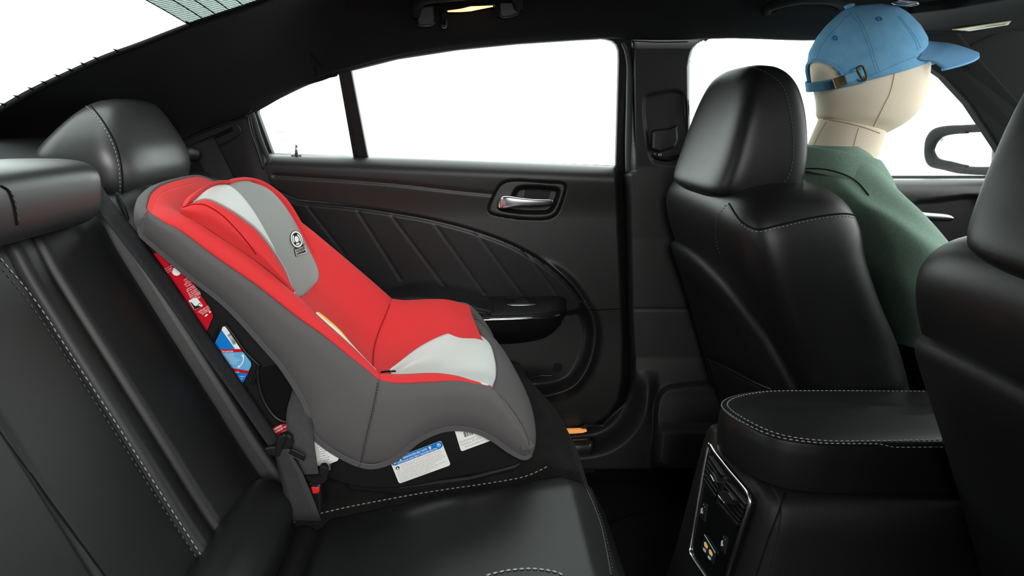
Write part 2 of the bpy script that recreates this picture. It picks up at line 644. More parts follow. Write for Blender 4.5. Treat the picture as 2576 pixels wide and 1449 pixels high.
a7 = [np.array([x, .20, 1.25 - .10 * max(0, x - .8)]) for x in ax]
ceil_o = loft('ceiling', [a0, a1, a2, a3, a4, a5, a6, a7], M['headliner'], nu=71, nv=90, thick=.012)
tag(ceil_o, 'black cloth roof lining above the side windows', 'ceiling', kind=ENV)
tube('lining_seam', [U(742, 85, 1.36), U(760, 108, 1.375), U(800, 155, 1.405), U(826, 186, 1.432), U(836, 191, 1.44)], .0016, M['seam'], ceil_o)
tube('pillar_seam', [G(1590, 103, -.05), G(1660, 106, -.055), G(1730, 105, -.05)], .0014, M['seam'], ceil_o)

# ---- rear pillar trim
gedge = [(-330, 430, 1.02), (-150, 352, 1.06), (0, 275, 1.09), (79, 230, 1.105), (174, 184, 1.12), (265, 143, 1.135), (352, 111, 1.147), (480, 61, 1.16), (560, 34, 1.17), (655, 3, 1.18), (770, -45, 1.19)]
r0 = UL([(p[0], p[1] + 6, p[2]) for p in gedge] + [(880, -75, 1.21)])
r1 = UL([(-300, 445, 1.08), (-130, 375, 1.12), (15, 308, 1.15), (95, 265, 1.165), (195, 222, 1.18), (290, 182, 1.195), (380, 152, 1.207), (505, 108, 1.22), (590, 85, 1.24), (690, 50, 1.27), (775, 10, 1.30), (880, -40, 1.315)])
r2 = UL([(-270, 460, 1.18), (-100, 405, 1.22), (60, 350, 1.26), (160, 315, 1.285), (260, 285, 1.30), (355, 252, 1.31), (440, 228, 1.32), (540, 190, 1.33), (625, 160, 1.34), (715, 125, 1.355), (790, 95, 1.37), (875, 60, 1.385)])
r3 = UL([(-240, 480, 1.30), (-60, 440, 1.34), (120, 400, 1.38), (220, 380, 1.395), (320, 357, 1.405), (415, 330, 1.41), (500, 305, 1.415), (600, 262, 1.42), (680, 232, 1.425), (760, 205, 1.43), (800, 196, 1.435), (850, 178, 1.442)])
r4 = UL([(-220, 500, 1.36), (-40, 470, 1.40), (150, 440, 1.43), (250, 420, 1.44), (350, 392, 1.447), (430, 363, 1.45), (520, 325, 1.455), (638, 284, 1.46), (705, 248, 1.455), (772, 216, 1.45), (818, 200, 1.447), (850, 186, 1.447)])
cp = loft('trim_1', [r0, r1, r2, r3, r4], M['headliner'], nu=33, nv=70, thick=.01)
tag(cp, 'black cloth rear pillar lining under the sloping back glass', 'pillar trim', kind=ENV)
# lower rear pillar panel (hard trim with the belt slot)
q = [UL([(300, 400, 1.45), (400, 372, 1.452), (520, 325, 1.455), (600, 296, 1.458), (628, 290, 1.462)]),
     UL([(300, 470, 1.455), (400, 440, 1.458), (520, 400, 1.46), (612, 372, 1.463), (645, 360, 1.47)]),
     UL([(300, 560, 1.46), (400, 540, 1.46), (540, 500, 1.465), (640, 455, 1.468), (676, 440, 1.48)]),
     UL([(320, 720, 1.46), (420, 690, 1.46), (560, 650, 1.465), (670, 600, 1.47), (720, 580, 1.485)])]
cl = loft('trim_2', q, M['plastic'], nu=22, nv=40, thick=.01)
tag(cl, 'black hard trim panel below the rear pillar with the belt slot', 'pillar trim', kind=ENV)
slot = [(448, 364), (500, 338), (550, 316), (578, 307), (597, 313), (606, 328), (600, 340), (575, 356), (540, 372), (490, 392), (455, 400)]
tube('belt_slot_rim', on([cl, cp], slot, 70, .002, True), .0022, M['plastic_s'], cl, closed=True, n=8, res=90)
tube('belt_slot', on([cl, cp], [(478, 372), (520, 352), (560, 336), (585, 324)], 30, .001), .005, M['seam'], cl, flat=.4)

# ---- parcel shelf
ps = loft('trim_3', [[(-1.35, y, .965) for y in (.2, .8, 1.2, 1.42)], [(-1.0, y, .962) for y in (.2, .8, 1.2, 1.42)],
                     [(-.84, y, .945) for y in (.2, .8, 1.2, 1.42)], [(-.70, y, .84) for y in (.2, .8, 1.2, 1.42)], [(-.72, y, .3) for y in (.2, .8, 1.2, 1.42)]],
          mat('grey_felt', (.03, .031, .032), .95, spec=.1, bump=.8, bscale=900), nu=25, nv=20, thick=.02)
tag(ps, 'dark grey carpeted parcel shelf behind the rear headrests', 'parcel shelf', kind=ENV)

# ---- rear glass with heater wires and dotted shade band
gl_edge = cr(UL(gedge), 60)
def rear_curve(p, n=18, up=.045):
    Y = np.linspace(p[1], .18, n)
    t = (Y - .18) / (p[1] - .18)
    c = 4 * t * (1 - t)
    return np.stack([np.full(n, p[0]) - .03 * c * .6, Y, p[2] + up * c], -1)
rg = thing('window_4', 'sloping rear window glass with heater wires and dotted shade band', 'window', (-.75, .7, 1.0), kind=ENV)
rows = [rear_curve(p) for p in gl_edge[::3]]
split = 13
gp = loft('glass_pane', rows, M['glass_r'], rg, nu=60, nv=30, thick=.004)
# dotted band: upper part of the glass
band_m = bpy.data.materials.new('dotted_ceramic_band')
band_m.use_nodes = True
nt = band_m.node_tree; nt.nodes.clear()
out = nt.nodes.new('ShaderNodeOutputMaterial')
tr = nt.nodes.new('ShaderNodeBsdfTransparent'); tr.inputs[0].default_value = (.40, .43, .42, 1)
df = nt.nodes.new('ShaderNodeBsdfDiffuse'); df.inputs[0].default_value = (.05, .055, .055, 1)
mx = nt.nodes.new('ShaderNodeMixShader')
tc = nt.nodes.new('ShaderNodeTexCoord'); vo = nt.nodes.new('ShaderNodeTexVoronoi'); vo.inputs['Scale'].default_value = 420; vo.inputs['Randomness'].default_value = 0
cm = nt.nodes.new('ShaderNodeMath'); cm.operation = 'LESS_THAN'; cm.inputs[1].default_value = .36
nt.links.new(tc.outputs['Object'], vo.inputs['Vector']); nt.links.new(vo.outputs['Distance'], cm.inputs[0])
nt.links.new(cm.outputs[0], mx.inputs[0]); nt.links.new(tr.outputs[0], mx.inputs[1]); nt.links.new(df.outputs[0], mx.inputs[2]); nt.links.new(mx.outputs[0], out.inputs[0])
def edge_at(px):
    e = UL(gedge); xs = [p[0] for p in gedge]
    return np.array([np.interp(px, xs, e[:, k]) for k in range(3)])
bp_ = [rear_curve(edge_at(px)) + np.array([0, 0, -.003]) for px in (478, 520, 560, 610, 655, 700, 760)]
loft('shade_band', bp_, band_m, rg, nu=20, nv=30, thick=.0008)
for px in (-230, -190, -150, -110, -72, -35, 0, 38, 74, 110, 142, 174, 206, 238, 270, 303):
    tube('heater_wire', rear_curve(edge_at(px))[1:] + np.array([0, 0, -.0045]), .00035, M['ink'], rg, n=5, res=24)
for px in (482, 520, 552, 585, 620):
    tube('heater_wire', rear_curve(edge_at(px)) + np.array([0, 0, -.0045]), .0011, M['seam'], rg, n=5, res=24)
tube('glass_seal', UL([(p[0], p[1] + 3, p[2] - .002) for p in gedge]), .0045, M['seam'], rg, n=8, res=70)
for i, px in enumerate((-40, 18, 52, 88, 120, 154, 186, 218, 250, 300, 480)):
    e = edge_at(px)
    rc = rear_curve(e)
    tube('wire_tab', [rc[0], rc[0] + (rc[1] - rc[0]) * .12, rc[0] + (rc[1] - rc[0]) * .34], [.0035, .0022, .0004], M['seam'], rg, n=6, res=6)

# ---- windows of the far side
top_r = [(890, 176), (1000, 146), (1150, 123), (1300, 108), (1450, 98), (1520, 96), (1548, 104), (1558, 122)]
w1 = thing('window_1', 'clear glass of the rear side door window', 'window', (.0, 1.5, .9), kind=ENV)
ol = [G(x, y) for x, y in [(850, 420), (850, 170)] + [(1000, 130), (1150, 108), (1300, 95), (1570, 85), (1575, 440)]]
prism('glass_pane', ol, (0, .004, 0), M['glass'], w1)
w2 = thing('window_2', 'small triangular quarter glass in the rear door corner', 'window', (-.45, 1.5, .9), kind=ENV)
ol = [G(x, y, .001) for x, y in [(880, 415), (860, 170), (780, 195), (700, 235), (620, 280), (690, 410)]]
prism('glass_pane', ol, (0, .004, 0), M['glass'], w2)
# mirrored etched writing in the quarter glass corner, seen from inside
pr = Print(G(694, 330, -.002), G(742, 330, -.002), G(694, 375, -.002), .0004)
for i, (x, y, w, h) in enumerate(((0, .1, .55, .1), (.08, .24, .45, .07), (.2, .38, .25, .05), (.12, .56, .5, .08), (.12, .9, .3, .07))):
    for k in range(7):
        xx = x + w * k / 7
        pr.rect(xx, y - h, xx + w / 11, y)
pr.disc(.85, .36, .05, .035); pr.disc(.75, .52, .08, .07); pr.disc(.6, .92, .08, .07)
e_m = glassmat('etched_marking', (.175, .178, .178, 1), .02)
pr.build('etched_marking', e_m, w2)
w3 = thing('window_3', 'clear glass of the front side door window beside the mannequin', 'window', (.9, 1.5, .9), kind=ENV)
ol = [G(x, y, .004) for x, y in [(1700, 470), (1700, 85), (2120, 80), (2300, 120), (2480, 260), (2620, 400), (2620, 470)]]
prism('glass_pane', ol, (0, .004, 0), M['glass'], w3)

# ---- rear door
d1 = thing('door_1', 'black rear passenger door with leather insert, armrest and chrome pull handle', 'car door', (.0, 1.5, .25), kind=ENV)
belt = lambda px: 383 + (np.asarray(px, float) - 690) * (419 - 383) / (1550 - 690)
REC = smoothpoly([(640, 500), (760, 513), (900, 527), (1000, 542), (1100, 561), (1200, 588), (1290, 622), (1370, 668), (1430, 720), (1466, 770), (1482, 800), (1488, 845), (1476, 905), (1448, 955), (1408, 978), (1340, 990), (1200, 996), (900, 996), (640, 996)], 160)
DEDGE = [(655, 250), (690, 380), (1552, 395), (1562, 430), (1574, 700), (1580, 860), (1579, 950), (1568, 1010), (1540, 1055), (1500, 1080), (1430, 1092), (1200, 1100), (640, 1100)]
BEZ = smoothpoly([(1231, 525), (1236, 508), (1252, 474), (1266, 460), (1290, 454), (1330, 455), (1380, 459), (1414, 461), (1422, 468), (1420, 485), (1410, 515), (1398, 538), (1380, 548), (1350, 551), (1300, 548), (1250, 540), (1234, 534)], 70)
def Ydoor(px, py):
    t = (py - belt(px)) / 42.0
    roll = np.where(t < 1, .05 * (1 - np.sqrt(np.clip(1 - (1 - np.clip(t, 0, 1)) ** 2, 0, 1))), 0)
    y = 1.483 + roll + .012 * sm((py - 430) / 120) - .014 * sm((py - 800) / 250)
    s = sd(px, py, REC)
    lip = np.where(py > 760, 34, 14)
    y = y + .036 * sm((10 - s) / lip)
    # stitched seam groove
    g, _ = segdist(px, py, smoothpoly([(690, 441), (860, 452), (1000, 463), (1130, 478), (1240, 489)], 40, False), False)
    y = y + .0035 * np.exp(-(g / 4.5) ** 2) * (px < 1245)
    # outer edge turns away
    e = sd(px, py, DEDGE)
    y = y + .05 * sm((e + 16) / 22.0)
    y = y + .045 * sm((3 - sd(px, py, BEZ)) / 7.0)
    ridge = np.exp(-((s - 9) / 10.0) ** 2) * sm((px - 1330) / 80.0) * sm((py - 640) / 60.0)
    y = y - .013 * ridge
    # speaker/pocket hollows
    y = y + .02 * np.exp(-(((px - 1330) / 60) ** 2 + ((py - 965) / 22) ** 2))
    return y
dp = hfield('door_panel', 640, 1584, 300, 380, 1100, 240, Ydoor, M['softtrim'], d1,
            mask=lambda x, y: sd(x, y, DEDGE) < 6, xmap=lambda x, y: (x, belt(x) - 1 + (y - 380) / 720 * (1101 - belt(x))))
# lower half of the panel is harder grained trim: separate trims laid over the edge
INS = smoothpoly([(640, 503), (760, 516), (900, 530), (1000, 545), (1100, 564), (1200, 592), (1290, 627), (1370, 674), (1428, 726), (1458, 770), (1440, 782), (1300, 790), (1000, 790), (640, 790)], 140)
PL = [((775, 520), (868, 640)), ((900, 532), (1008, 703)), ((986, 544), (1121, 724)), ((1091, 560), (1218, 738)), ((1196, 582), (1318, 749)), ((1306, 614), (1404, 747))]
def Yins(px, py):
    y = 1.510 + 0 * px
    s = -sd(px, py, INS)
    y = y - .003 * sm((s + 6) / 8)
    for (a, b) in PL:
        d, _ = segdist(px, py, [a, b], False)
        y = y + .0008 * np.exp(-(d / 3.5) ** 2)
    return y
ins = hfield('leather_insert', 640, 1476, 260, 486, 802, 130, Yins, M['leather'], d1, mask=lambda x, y: (sd(x, y, INS) < 11), label='pleated black leather door insert')
for a, b in PL[1:]:
    stitch('stitching', on([ins], [a, b], 40, .0009), ins, M['thread_d'], .0042, .0032, .0006)
for dy in (-5, 5):
    stitch('stitching', on([dp], [(700, 441 + dy), (860, 452 + dy), (1000, 463 + dy), (1130, 478 + dy), (1236, 489 + dy)], 90, .0008), dp, M['thread_d'], .0042, .003, .0005)
# hard lower trim: seam lines
tube('trim_seam', on([dp], [(1466, 779), (1500, 780), (1540, 778), (1572, 777)], 20, .0004), .0013, M['seam'], dp, n=6)
# gloss of the curved pocket lip
tube('pocket_lip', on([dp], [(1335, 950), (1358, 944), (1390, 944)], 16, .002), .003, M['plastic_s'], dp, n=8)
cap_c = hit([dp], 1402, 924, .002)
v = sring(cap_c, (.013, 0, 0), (0, 0, .013), 2, 28)
prism('screw_cap', v, (0, .004, 0), M['plastic_s'], d1, bevel=.001)
# armrest body: shelf with switch
def armrow(pts): return UL(pts)
ar = [UL([(930, 742, 1.505), (1100, 744, 1.505), (1250, 746, 1.505), (1360, 745, 1.505), (1400, 744, 1.505), (1420, 748, 1.508)]),
      UL([(930, 748, 1.46), (1100, 752, 1.46), (1250, 754, 1.46), (1360, 752, 1.46), (1402, 752, 1.465), (1424, 756, 1.49)]),
      UL([(930, 780, 1.405), (1100, 784, 1.405), (1250, 784, 1.405), (1350, 781, 1.41), (1398, 776, 1.43), (1424, 768, 1.475)]),
      UL([(930, 792, 1.398), (1100, 797, 1.398), (1250, 797, 1.398), (1350, 792, 1.403), (1400, 785, 1.425), (1425, 774, 1.47)]),
      UL([(930, 806, 1.400), (1100, 808, 1.400), (1250, 808, 1.400), (1350, 804, 1.405), (1402, 797, 1.427), (1424, 783, 1.472)]),
      UL([(930, 830, 1.415), (1100, 834, 1.415), (1250, 838, 1.418), (1340, 834, 1.425), (1390, 822, 1.445), (1418, 800, 1.48)]),
      UL([(930, 850, 1.46), (1100, 854, 1.46), (1250, 858, 1.462), (1330, 852, 1.465), (1380, 838, 1.475), (1412, 812, 1.50)]),
      UL([(930, 858, 1.52), (1100, 862, 1.52), (1250, 866, 1.52), (1330, 860, 1.52), (1380, 845, 1.52), (1412, 816, 1.52)])]
arm = loft('armrest', ar, M['plastic'], d1, nu=50, nv=60, thick=.004)
tube('chrome_strip', UL([(1150, 806, 1.397), (1250, 804, 1.397), (1330, 801, 1.401), (1380, 798, 1.414), (1405, 793, 1.428), (1411, 790, 1.434)]), [.0040, .0040, .0038, .0034, .0026, .0010], M['chrome'], d1, n=10, label='satin chrome strip along the armrest')
pad = [UL([(920, 738, 1.49), (1000, 722, 1.49), (1062, 713, 1.49), (1120, 722, 1.488), (1190, 738, 1.485), (1232, 752, 1.47), (1250, 768, 1.45)]),
       UL([(920, 742, 1.45), (1000, 732, 1.45), (1062, 726, 1.45), (1120, 735, 1.45), (1190, 750, 1.445), (1238, 762, 1.44), (1256, 776, 1.435)]),
       UL([(920, 756, 1.40), (1000, 752, 1.40), (1062, 751, 1.40), (1120, 757, 1.40), (1190, 770, 1.40), (1236, 780, 1.405), (1254, 785, 1.415)]),
       UL([(920, 768, 1.388), (1000, 766, 1.388), (1062, 768, 1.388), (1120, 773, 1.388), (1190, 784, 1.388), (1230, 792, 1.395), (1250, 793, 1.41)]),
       UL([(920, 778, 1.395), (1000, 778, 1.395), (1062, 780, 1.395), (1120, 785, 1.395), (1190, 793, 1.395), (1228, 797, 1.40), (1246, 796, 1.412)])]
pd = loft('armrest_pad', pad, M['leather'], d1, nu=26, nv=50, thick=.006, label='padded black leather armrest cushion')
for pts in ([(960, 752), (1060, 750), (1120, 757), (1190, 771), (1228, 784), (1240, 791)], [(990, 770), (1060, 770), (1120, 776), (1190, 787), (1226, 795)]):
    stitch('stitching', on([pd], pts, 60, .0006), pd, M['thread_d'], .0045, .003, .0006)
# window switch
sw = [(1274, 757), (1280, 753), (1340, 752), (1348, 755), (1349, 763), (1343, 768), (1284, 769), (1276, 766)]
swp = on([arm], sw, 40, .0015, True)
prism('switch_plate', swp, (0, .002, .004), M['plastic_g'], d1, bevel=.0005)
tube('switch_rim', swp, .0009, M['chrome'], d1, closed=True, n=6, res=60)
kn = on([arm], [(1290, 757), (1330, 757), (1331, 765), (1291, 766)], 4, .003, True)
prism('window_switch', kn, (0, .002, .003), M['plastic_s'], d1, bevel=.0008)
# pull handle in its bezel
bez = smoothpoly([(1231, 525), (1236, 508), (1252, 474), (1266, 460), (1290, 454), (1330, 455), (1380, 459), (1414, 461), (1422, 468), (1420, 485), (1410, 515), (1398, 538), (1380, 548), (1350, 551), (1300, 548), (1250, 540), (1234, 534)], 70)
rim = np.array([U(x, y, 1.4925) for x, y in bez])
hollow = smoothpoly([(1300, 472), (1330, 467), (1385, 470), (1404, 474), (1408, 484), (1398, 515), (1385, 533), (1360, 538), (1300, 536), (1255, 526), (1262, 505), (1285, 495)], 60)
def Ybez(px, py):
    s = sd(px, py, bez)
    h = sd(px, py, hollow)
    return 1.488 + .028 * sm((3 - h) / 13) + .006 * sm((s + 4) / 6)
bz = hfield('handle_bezel', 1226, 1428, 110, 448, 556, 60, Ybez, M['softtrim'], d1, mask=lambda x, y: sd(x, y, bez) < 4)
tube('bezel_gap', rim, .002, M['seam'], d1, closed=True, n=6, res=80)
hl = prism('lock_lever', UL([(1322, 478), (1386, 482), (1376, 510), (1318, 506)], 1.508), (0, .006, 0), M['plastic'], d1, bevel=.001)
hb = []
for t, (x, y0, y1, Y, dd) in enumerate([(1251, 508, 520, 1.482, .006), (1256, 498, 524, 1.476, .010), (1266, 491, 525, 1.471, .013), (1285, 492, 523, 1.468, .013), (1310, 496, 520, 1.467, .012), (1340, 499, 519.5, 1.468, .011), (1370, 500, 518.5, 1.471, .010), (1388, 501, 516, 1.475, .009), (1391, 504, 513, 1.478, .006)]):
    c = U(x, (y0 + y1) / 2, Y + dd * .6)
    hb.append(sring(c, (0, dd, 0), (0, 0, (y1 - y0) / 2 / F * Y), 4, 28))
ringsmesh('pull_handle', crk(hb, 60), M['chrome'], d1, label='satin chrome pull handle')
# lock pin
lp = [(G(745.5, 392, -.018), .0040), (G(745.5, 374, -.018), .0035), (G(745.5, 372, -.018), .0032), (G(745.5, 371, -.018), .0036), (G(745.5, 369, -.018), .0030), (G(745.5, 368, -.018), .0036), (G(745.5, 366, -.018), .0030), (G(745.5, 365, -.018), .0035), (G(745.5, 363.5, -.018), .0024)]
x0 = lp[0][0][0]; y0 = lp[0][0][1]
ringsmesh('lock_pin', [sring((x0, y0, p[2]), (r, 0, 0), (0, r, 0), 2, 16) for p, r in lp], M['steel'], d1)
tube('lock_pin_grommet', [(x0 + .012 * math.cos(a), y0 + .008 * math.sin(a), lp[0][0][2] + .001) for a in np.linspace(0, 6.28, 13)[:-1]], .0013, M['plastic_s'], d1, closed=True, n=6)
# window bars, seals of the rear door
prism('division_bar', [G(x, y, -.012) for x, y in [(849, 174), (880, 164), (925, 396), (888, 394)]], (0, .02, 0), M['rubber'], d1, bevel=.002)
tube('bar_ridge', [G(862, 190, -.013), G(878, 280, -.013), G(897, 393, -.013)], .0012, M['plastic_s'], d1, n=6)
prism('belt_seal', [G(x, y, .0) for x, y in [(675, 386), (900, 393), (1200, 404), (1552, 417), (1552, 419.5), (1200, 407.5), (900, 396.5), (675, 389)]], (0, .006, 0), M['rubber'], d1)
prism('corner_frame', [G(x, y, -.006) for x, y in [(618, 284), (640, 266), (648, 274), (647, 284), (684, 384), (694, 412), (655, 412), (628, 350)]], (0, .02, 0), M['rubber'], d1, bevel=.002)
tube('corner_seal', UL([(634, 284, 1.452), (640, 300, 1.455), (652, 340, 1.468), (672, 392, 1.485), (690, 430, 1.50)]), .0055, M['seal'], d1, n=8)
tube('pillar_edge', UL([(632, 276, 1.446), (625, 286, 1.446), (624, 300, 1.448), (632, 335, 1.452), (648, 380, 1.46), (662, 425, 1.466)]), .0022, M['plastic_s'], cl, n=8)
prism('front_frame', [G(x, y, -.004) for x, y in [(1490, 86), (1500, 96), (1525, 98.5), (1541, 103), (1551, 112), (1556, 126), (1557, 150), (1553, 300), (1549, 440), (1592, 440), (1590, 86)]], (0, .02, 0), M['rubber'], d1, bevel=.003)
prism('top_frame', [G(x, y, .006) for x, y in A[1:9]] + [G(x, y - 14, .006) for x, y in A[1:9][::-1]], (0, .015, 0), M['rubber'], d1)

# ---- middle pillar with belt guide
GAP = smoothpoly([(1578, 860), (1582, 900), (1583, 950), (1572, 1012), (1545, 1060), (1500, 1088), (1425, 1098)], 40, False)
def Ypil(px, py):
    y = np.interp(py, [40, 95, 125, 180, 300, 420, 600, 780, 900, 1000, 1080, 1180], [1.425, 1.425, 1.404, 1.415, 1.44, 1.462, 1.468, 1.462, 1.452, 1.425, 1.395, 1.375])
    l = np.interp(py, [90, 110, 430, 440, 800, 900, 960, 1010, 1060, 1090], [1568, 1585, 1590, 1576, 1582, 1588, 1588, 1570, 1520, 1490])
    y = y + .10 * sm((l + 14 - px) / 34.0)
    gd, _ = segdist(px, py, GAP, False)
    w_ = sm((py - 925) / 70.0) * sm((1660 - px) / 40.0)
    y = y * (1 - w_) + w_ * np.minimum(1.475 - .085 * sm(gd / 62.0) + .10 * sm((l + 8 - px) / 26.0) * (py < 1070), 1.6)
    y = y + .03 * sm((px - np.interp(py, [95, 98, 103, 110, 118, 130, 145, 170, 450], [1800, 1790, 1768, 1757, 1748, 1741, 1737, 1733, 1737]) + 6) / 10.0) * (py < 452)
    # upper belt guide hollow
    h = sd(px, py, smoothpoly([(1618, 245), (1640, 232), (1715, 228), (1735, 300), (1735, 400), (1700, 420), (1645, 412), (1630, 390), (1616, 300)], 50))
    y = y + .012 * sm(-h / 10.0)
    # foot bulge of the seat mount and step in the trim
    b = sd(px, py, smoothpoly([(1652, 1190), (1642, 1080), (1645, 1010), (1665, 975), (1700, 963), (1790, 960), (1860, 1000), (1860, 1200)], 60))
    y = y - .045 * sm(-b / 16.0)
    # step highlight at the foot
    y = y - .03 * sm((py - 1062) / 30.0) * sm(-b / 30.0)
    g = np.abs(py - 778)
    return y + .0025 * np.exp(-(g / 2.2) ** 2)
PIL = lambda px, py: (px > np.interp(py, [95, 120, 418, 440, 800, 940, 1000, 1050, 1088, 1092], [1578, 1580, 1572, 1544, 1544, 1550, 1540, 1505, 1450, 1425]) - 2)
bpil = hfield('trim_4', 1425, 1900, 260, 92, 1180, 330, Ypil, M['softtrim2'], None,
              mask=lambda x, y: PIL(x, y) & ((y > 452) | (x < np.interp(y, [95, 98, 103, 110, 118, 130, 145, 170, 450], [1802, 1792, 1770, 1759, 1750, 1743, 1739, 1735, 1739]))))
tag(bpil, 'black middle pillar trim between the rear door and driver seat', 'pillar trim', kind=ENV)
tube('pillar_seal', UL([(1566, 108, 1.408), (1576, 130, 1.415), (1583, 170, 1.43), (1583, 250, 1.447), (1581, 340, 1.465), (1579, 432, 1.478)]), [.004, .006, .008, .008, .008, .006], M['seal'], bpil, n=10, label='grey rubber door seal')
# belt height adjuster
adj = prism('belt_guide', [p for p in UL([(1641, 330), (1648, 326), (1690, 322), (1705, 312), (1707, 350), (1700, 372), (1660, 384), (1640, 376)], 1.448)], (0, .02, 0), M['plastic_s'], bpil, bevel=.006)
tube('guide_lip', UL([(1640, 384), (1650, 396), (1680, 400), (1712, 392)], 1.44), .006, M['plastic_g'], bpil, n=10)
box('guide_bolt', U(1659, 390, 1.435) - .003, U(1659, 390, 1.435) + .004, M['steel'], bpil, bevel=.001)
tube('guide_edge', UL([(1718, 226, 1.43), (1721, 260, 1.435), (1723, 296, 1.44)]), .0012, M['seal'], bpil, n=6)
# ---- sill with courtesy lamp
sill = loft('trim_5', [UL([(1250, 1096, 1.53), (1340, 1098, 1.53), (1440, 1094, 1.53), (1500, 1090, 1.53)]),
                       UL([(1250, 1102, 1.46), (1340, 1104, 1.46), (1440, 1102, 1.46), (1495, 1099, 1.45)]),
                       UL([(1250, 1115, 1.41), (1340, 1116, 1.41), (1440, 1115, 1.41), (1492, 1112, 1.40)]),
                       UL([(1250, 1180, 1.40), (1340, 1178, 1.40), (1440, 1172, 1.40), (1490, 1166, 1.395)]),
                       UL([(1250, 1215, 1.40), (1340, 1210, 1.40), (1440, 1200, 1.40), (1500, 1190, 1.395)])], M['plastic_s'], None, nu=22, nv=20, thick=.01)
tag(sill, 'black door sill below the rear door', 'door sill', kind=ENV)
cl_l = prism('courtesy_lamp', UL([(1424, 1083), (1460, 1082), (1474, 1083), (1478, 1086), (1466, 1090), (1436, 1092), (1424, 1092)], 1.455), (0, .012, 0), M['amber'], None, bevel=.002)
tag(cl_l, 'glowing amber courtesy lamp at the bottom of the rear door', 'lamp')

# ---- front door
d2 = thing('door_2', 'black front door panel with chrome handle seen past the mannequin', 'car door', (.95, 1.5, .25), kind=ENV)
def Yfd(px, py):
    t = (py - 449) / 46.0
    y = 1.49 + .05 * (1 - np.sqrt(np.clip(1 - (1 - np.clip(t, 0, 1)) ** 2, 0, 1)))
    h = sd(px, py, smoothpoly([(2278, 560), (2284, 525), (2300, 505), (2340, 500), (2480, 498), (2480, 620), (2290, 620)], 50))
    y = y + .022 * sm(-h / 10.0)
    g, _ = segdist(px, py, smoothpoly([(1900, 500), (2150, 512), (2240, 521), (2282, 531)], 30, False), False)
    return y + .004 * np.exp(-(g / 3) ** 2)
fd = hfield('door_panel', 1740, 2700, 240, 449, 1000, 140, Yfd, M['softtrim'], d2)
prism('belt_seal', [G(x, y) for x, y in [(1740, 446), (2700, 446), (2700, 453), (1740, 453)]], (0, .006, 0), M['rubber'], d2)
ringsmesh('pull_handle', crk([sring(U(x, y, 1.47), (0, .010, 0), (0, 0, h), 2.6, 20) for x, y, h in ((2286, 547, .004), (2292, 543, .009), (2304, 541, .011), (2330, 545, .011), (2380, 548, .010), (2392, 548, .004))], 30), M['chrome'], d2)
# front pillar
fp = prism('trim_6', [G(x, y, -.03) for x, y in [(2250, 128), (2310, 146), (2380, 195), (2442, 262), (2520, 380), (2570, 460), (2700, 460), (2760, 300), (2760, 30), (2500, 40), (2300, 60)]], (0, .03, 0), M['headliner'], bevel=.006)
tag(fp, 'black sloping front pillar trim beside the cap', 'pillar trim', kind=ENV)
tube('trim_seam', [G(2420, 132, -.032), G(2455, 108, -.032), G(2510, 85, -.032), G(2560, 72, -.032)], .002, M['seam'], fp, n=6)

# ------------------------------------------------------------------ rear bench
bench = thing('rear_bench_seat', 'black leather rear bench seat with grey stitching under the child seat', 'car seat', (-.1, .85, .15))
# backrest: profile in X/Z swept across the car, relief by panel
prof = [(-.29, .30), (-.315, .345), (-.345, .385), (-.39, .45), (-.44, .53), (-.50, .625), (-.56, .72), (-.60, .785), (-.622, .825), (-.645, .85), (-.68, .862), (-.735, .862), (-.76, .84)]
PR = crk([(x, 0, z) for x, z in prof], 97)
def back_relief(Y, s):
    """s: 0 bottom .. 1 top"""
    def gz(c, w): return np.exp(-((Y - c) / w) ** 2)
    r = 0
    # near seat: soft bulge, crease at about .70 curving nearer below
    c0 = .657
    r += -.003 * gz(c0, .004)
    r += .003 * sm((c0 - Y) / .12) * sm((Y - .28) / .1)
    # flat panel up to the stitched seam, then a padded roll
    r += -.003 * gz(.792, .004)
    r += .009 * sm((Y - .790) / .016) * sm((.846 - Y) / .03)
    r += -.012 * gz(.846, .006)
    # centre panel
    mid = np.clip((Y - .85) / .14, 0, 1)
    r += .009 * np.sin(np.pi * mid) if 0 < mid < 1 else 0
    r += -.016 * gz(1.003, .006)
    # roll beside it
    r += .016 * sm((Y - 1.003) / .016) * sm((1.06 - Y) / .03) * (.4 + .6 * sm((.8 - s) / .3))
    r += -.02 * gz(1.065, .010)
    r += .03 * sm((Y - 1.07) / .06) * sm((1.46 - Y) / .06)
    r += -.02 * gz(1.20, .02) * sm((s - .1) / .2)
    return r
Ys = np.unique(np.concatenate([np.linspace(.15, 1.46, 106), np.linspace(.64, 1.10, 130)]))
T = np.gradient(PR, axis=0); T /= np.linalg.norm(T, axis=1)[:, None]
N = np.stack([T[:, 2], T[:, 1] * 0, -T[:, 0]], -1)
V = []
nP = len(PR)
for Y in Ys:
    for i in range(nP):
        s = i / (nP - 1)
        fade = 1.0 if s < .72 else max(0, 1 - (s - .72) / .2)
        p = PR[i] + N[i] * back_relief(Y, s) * (.35 + .65 * fade) * (1 if s > .08 else s / .08)
        e = sm((.16 - Y) / .06) + sm((Y - 1.40) / .06)
        V.append((p[0] - .05 * e, Y, p[2]))
V = np.array(V)
f = facecam(V, gridfaces(len(Ys), nP))
bb = meshobj('backrest', V, f, M['leather_rear'], bench, thick=.05)
stitch('stitching', on([bb], [(0, 650), (90, 760), (200, 925), (320, 1108), (430, 1280), (540, 1449)], 160, .0008), bench, M['thread'], .0062, .0034, .0009)
stitch('stitching', on([bb], [(-6, 662), (80, 772), (190, 937), (310, 1122), (420, 1294), (525, 1449)], 160, .0006), bench, M['thread_d'], .0050, .0046, .0007)
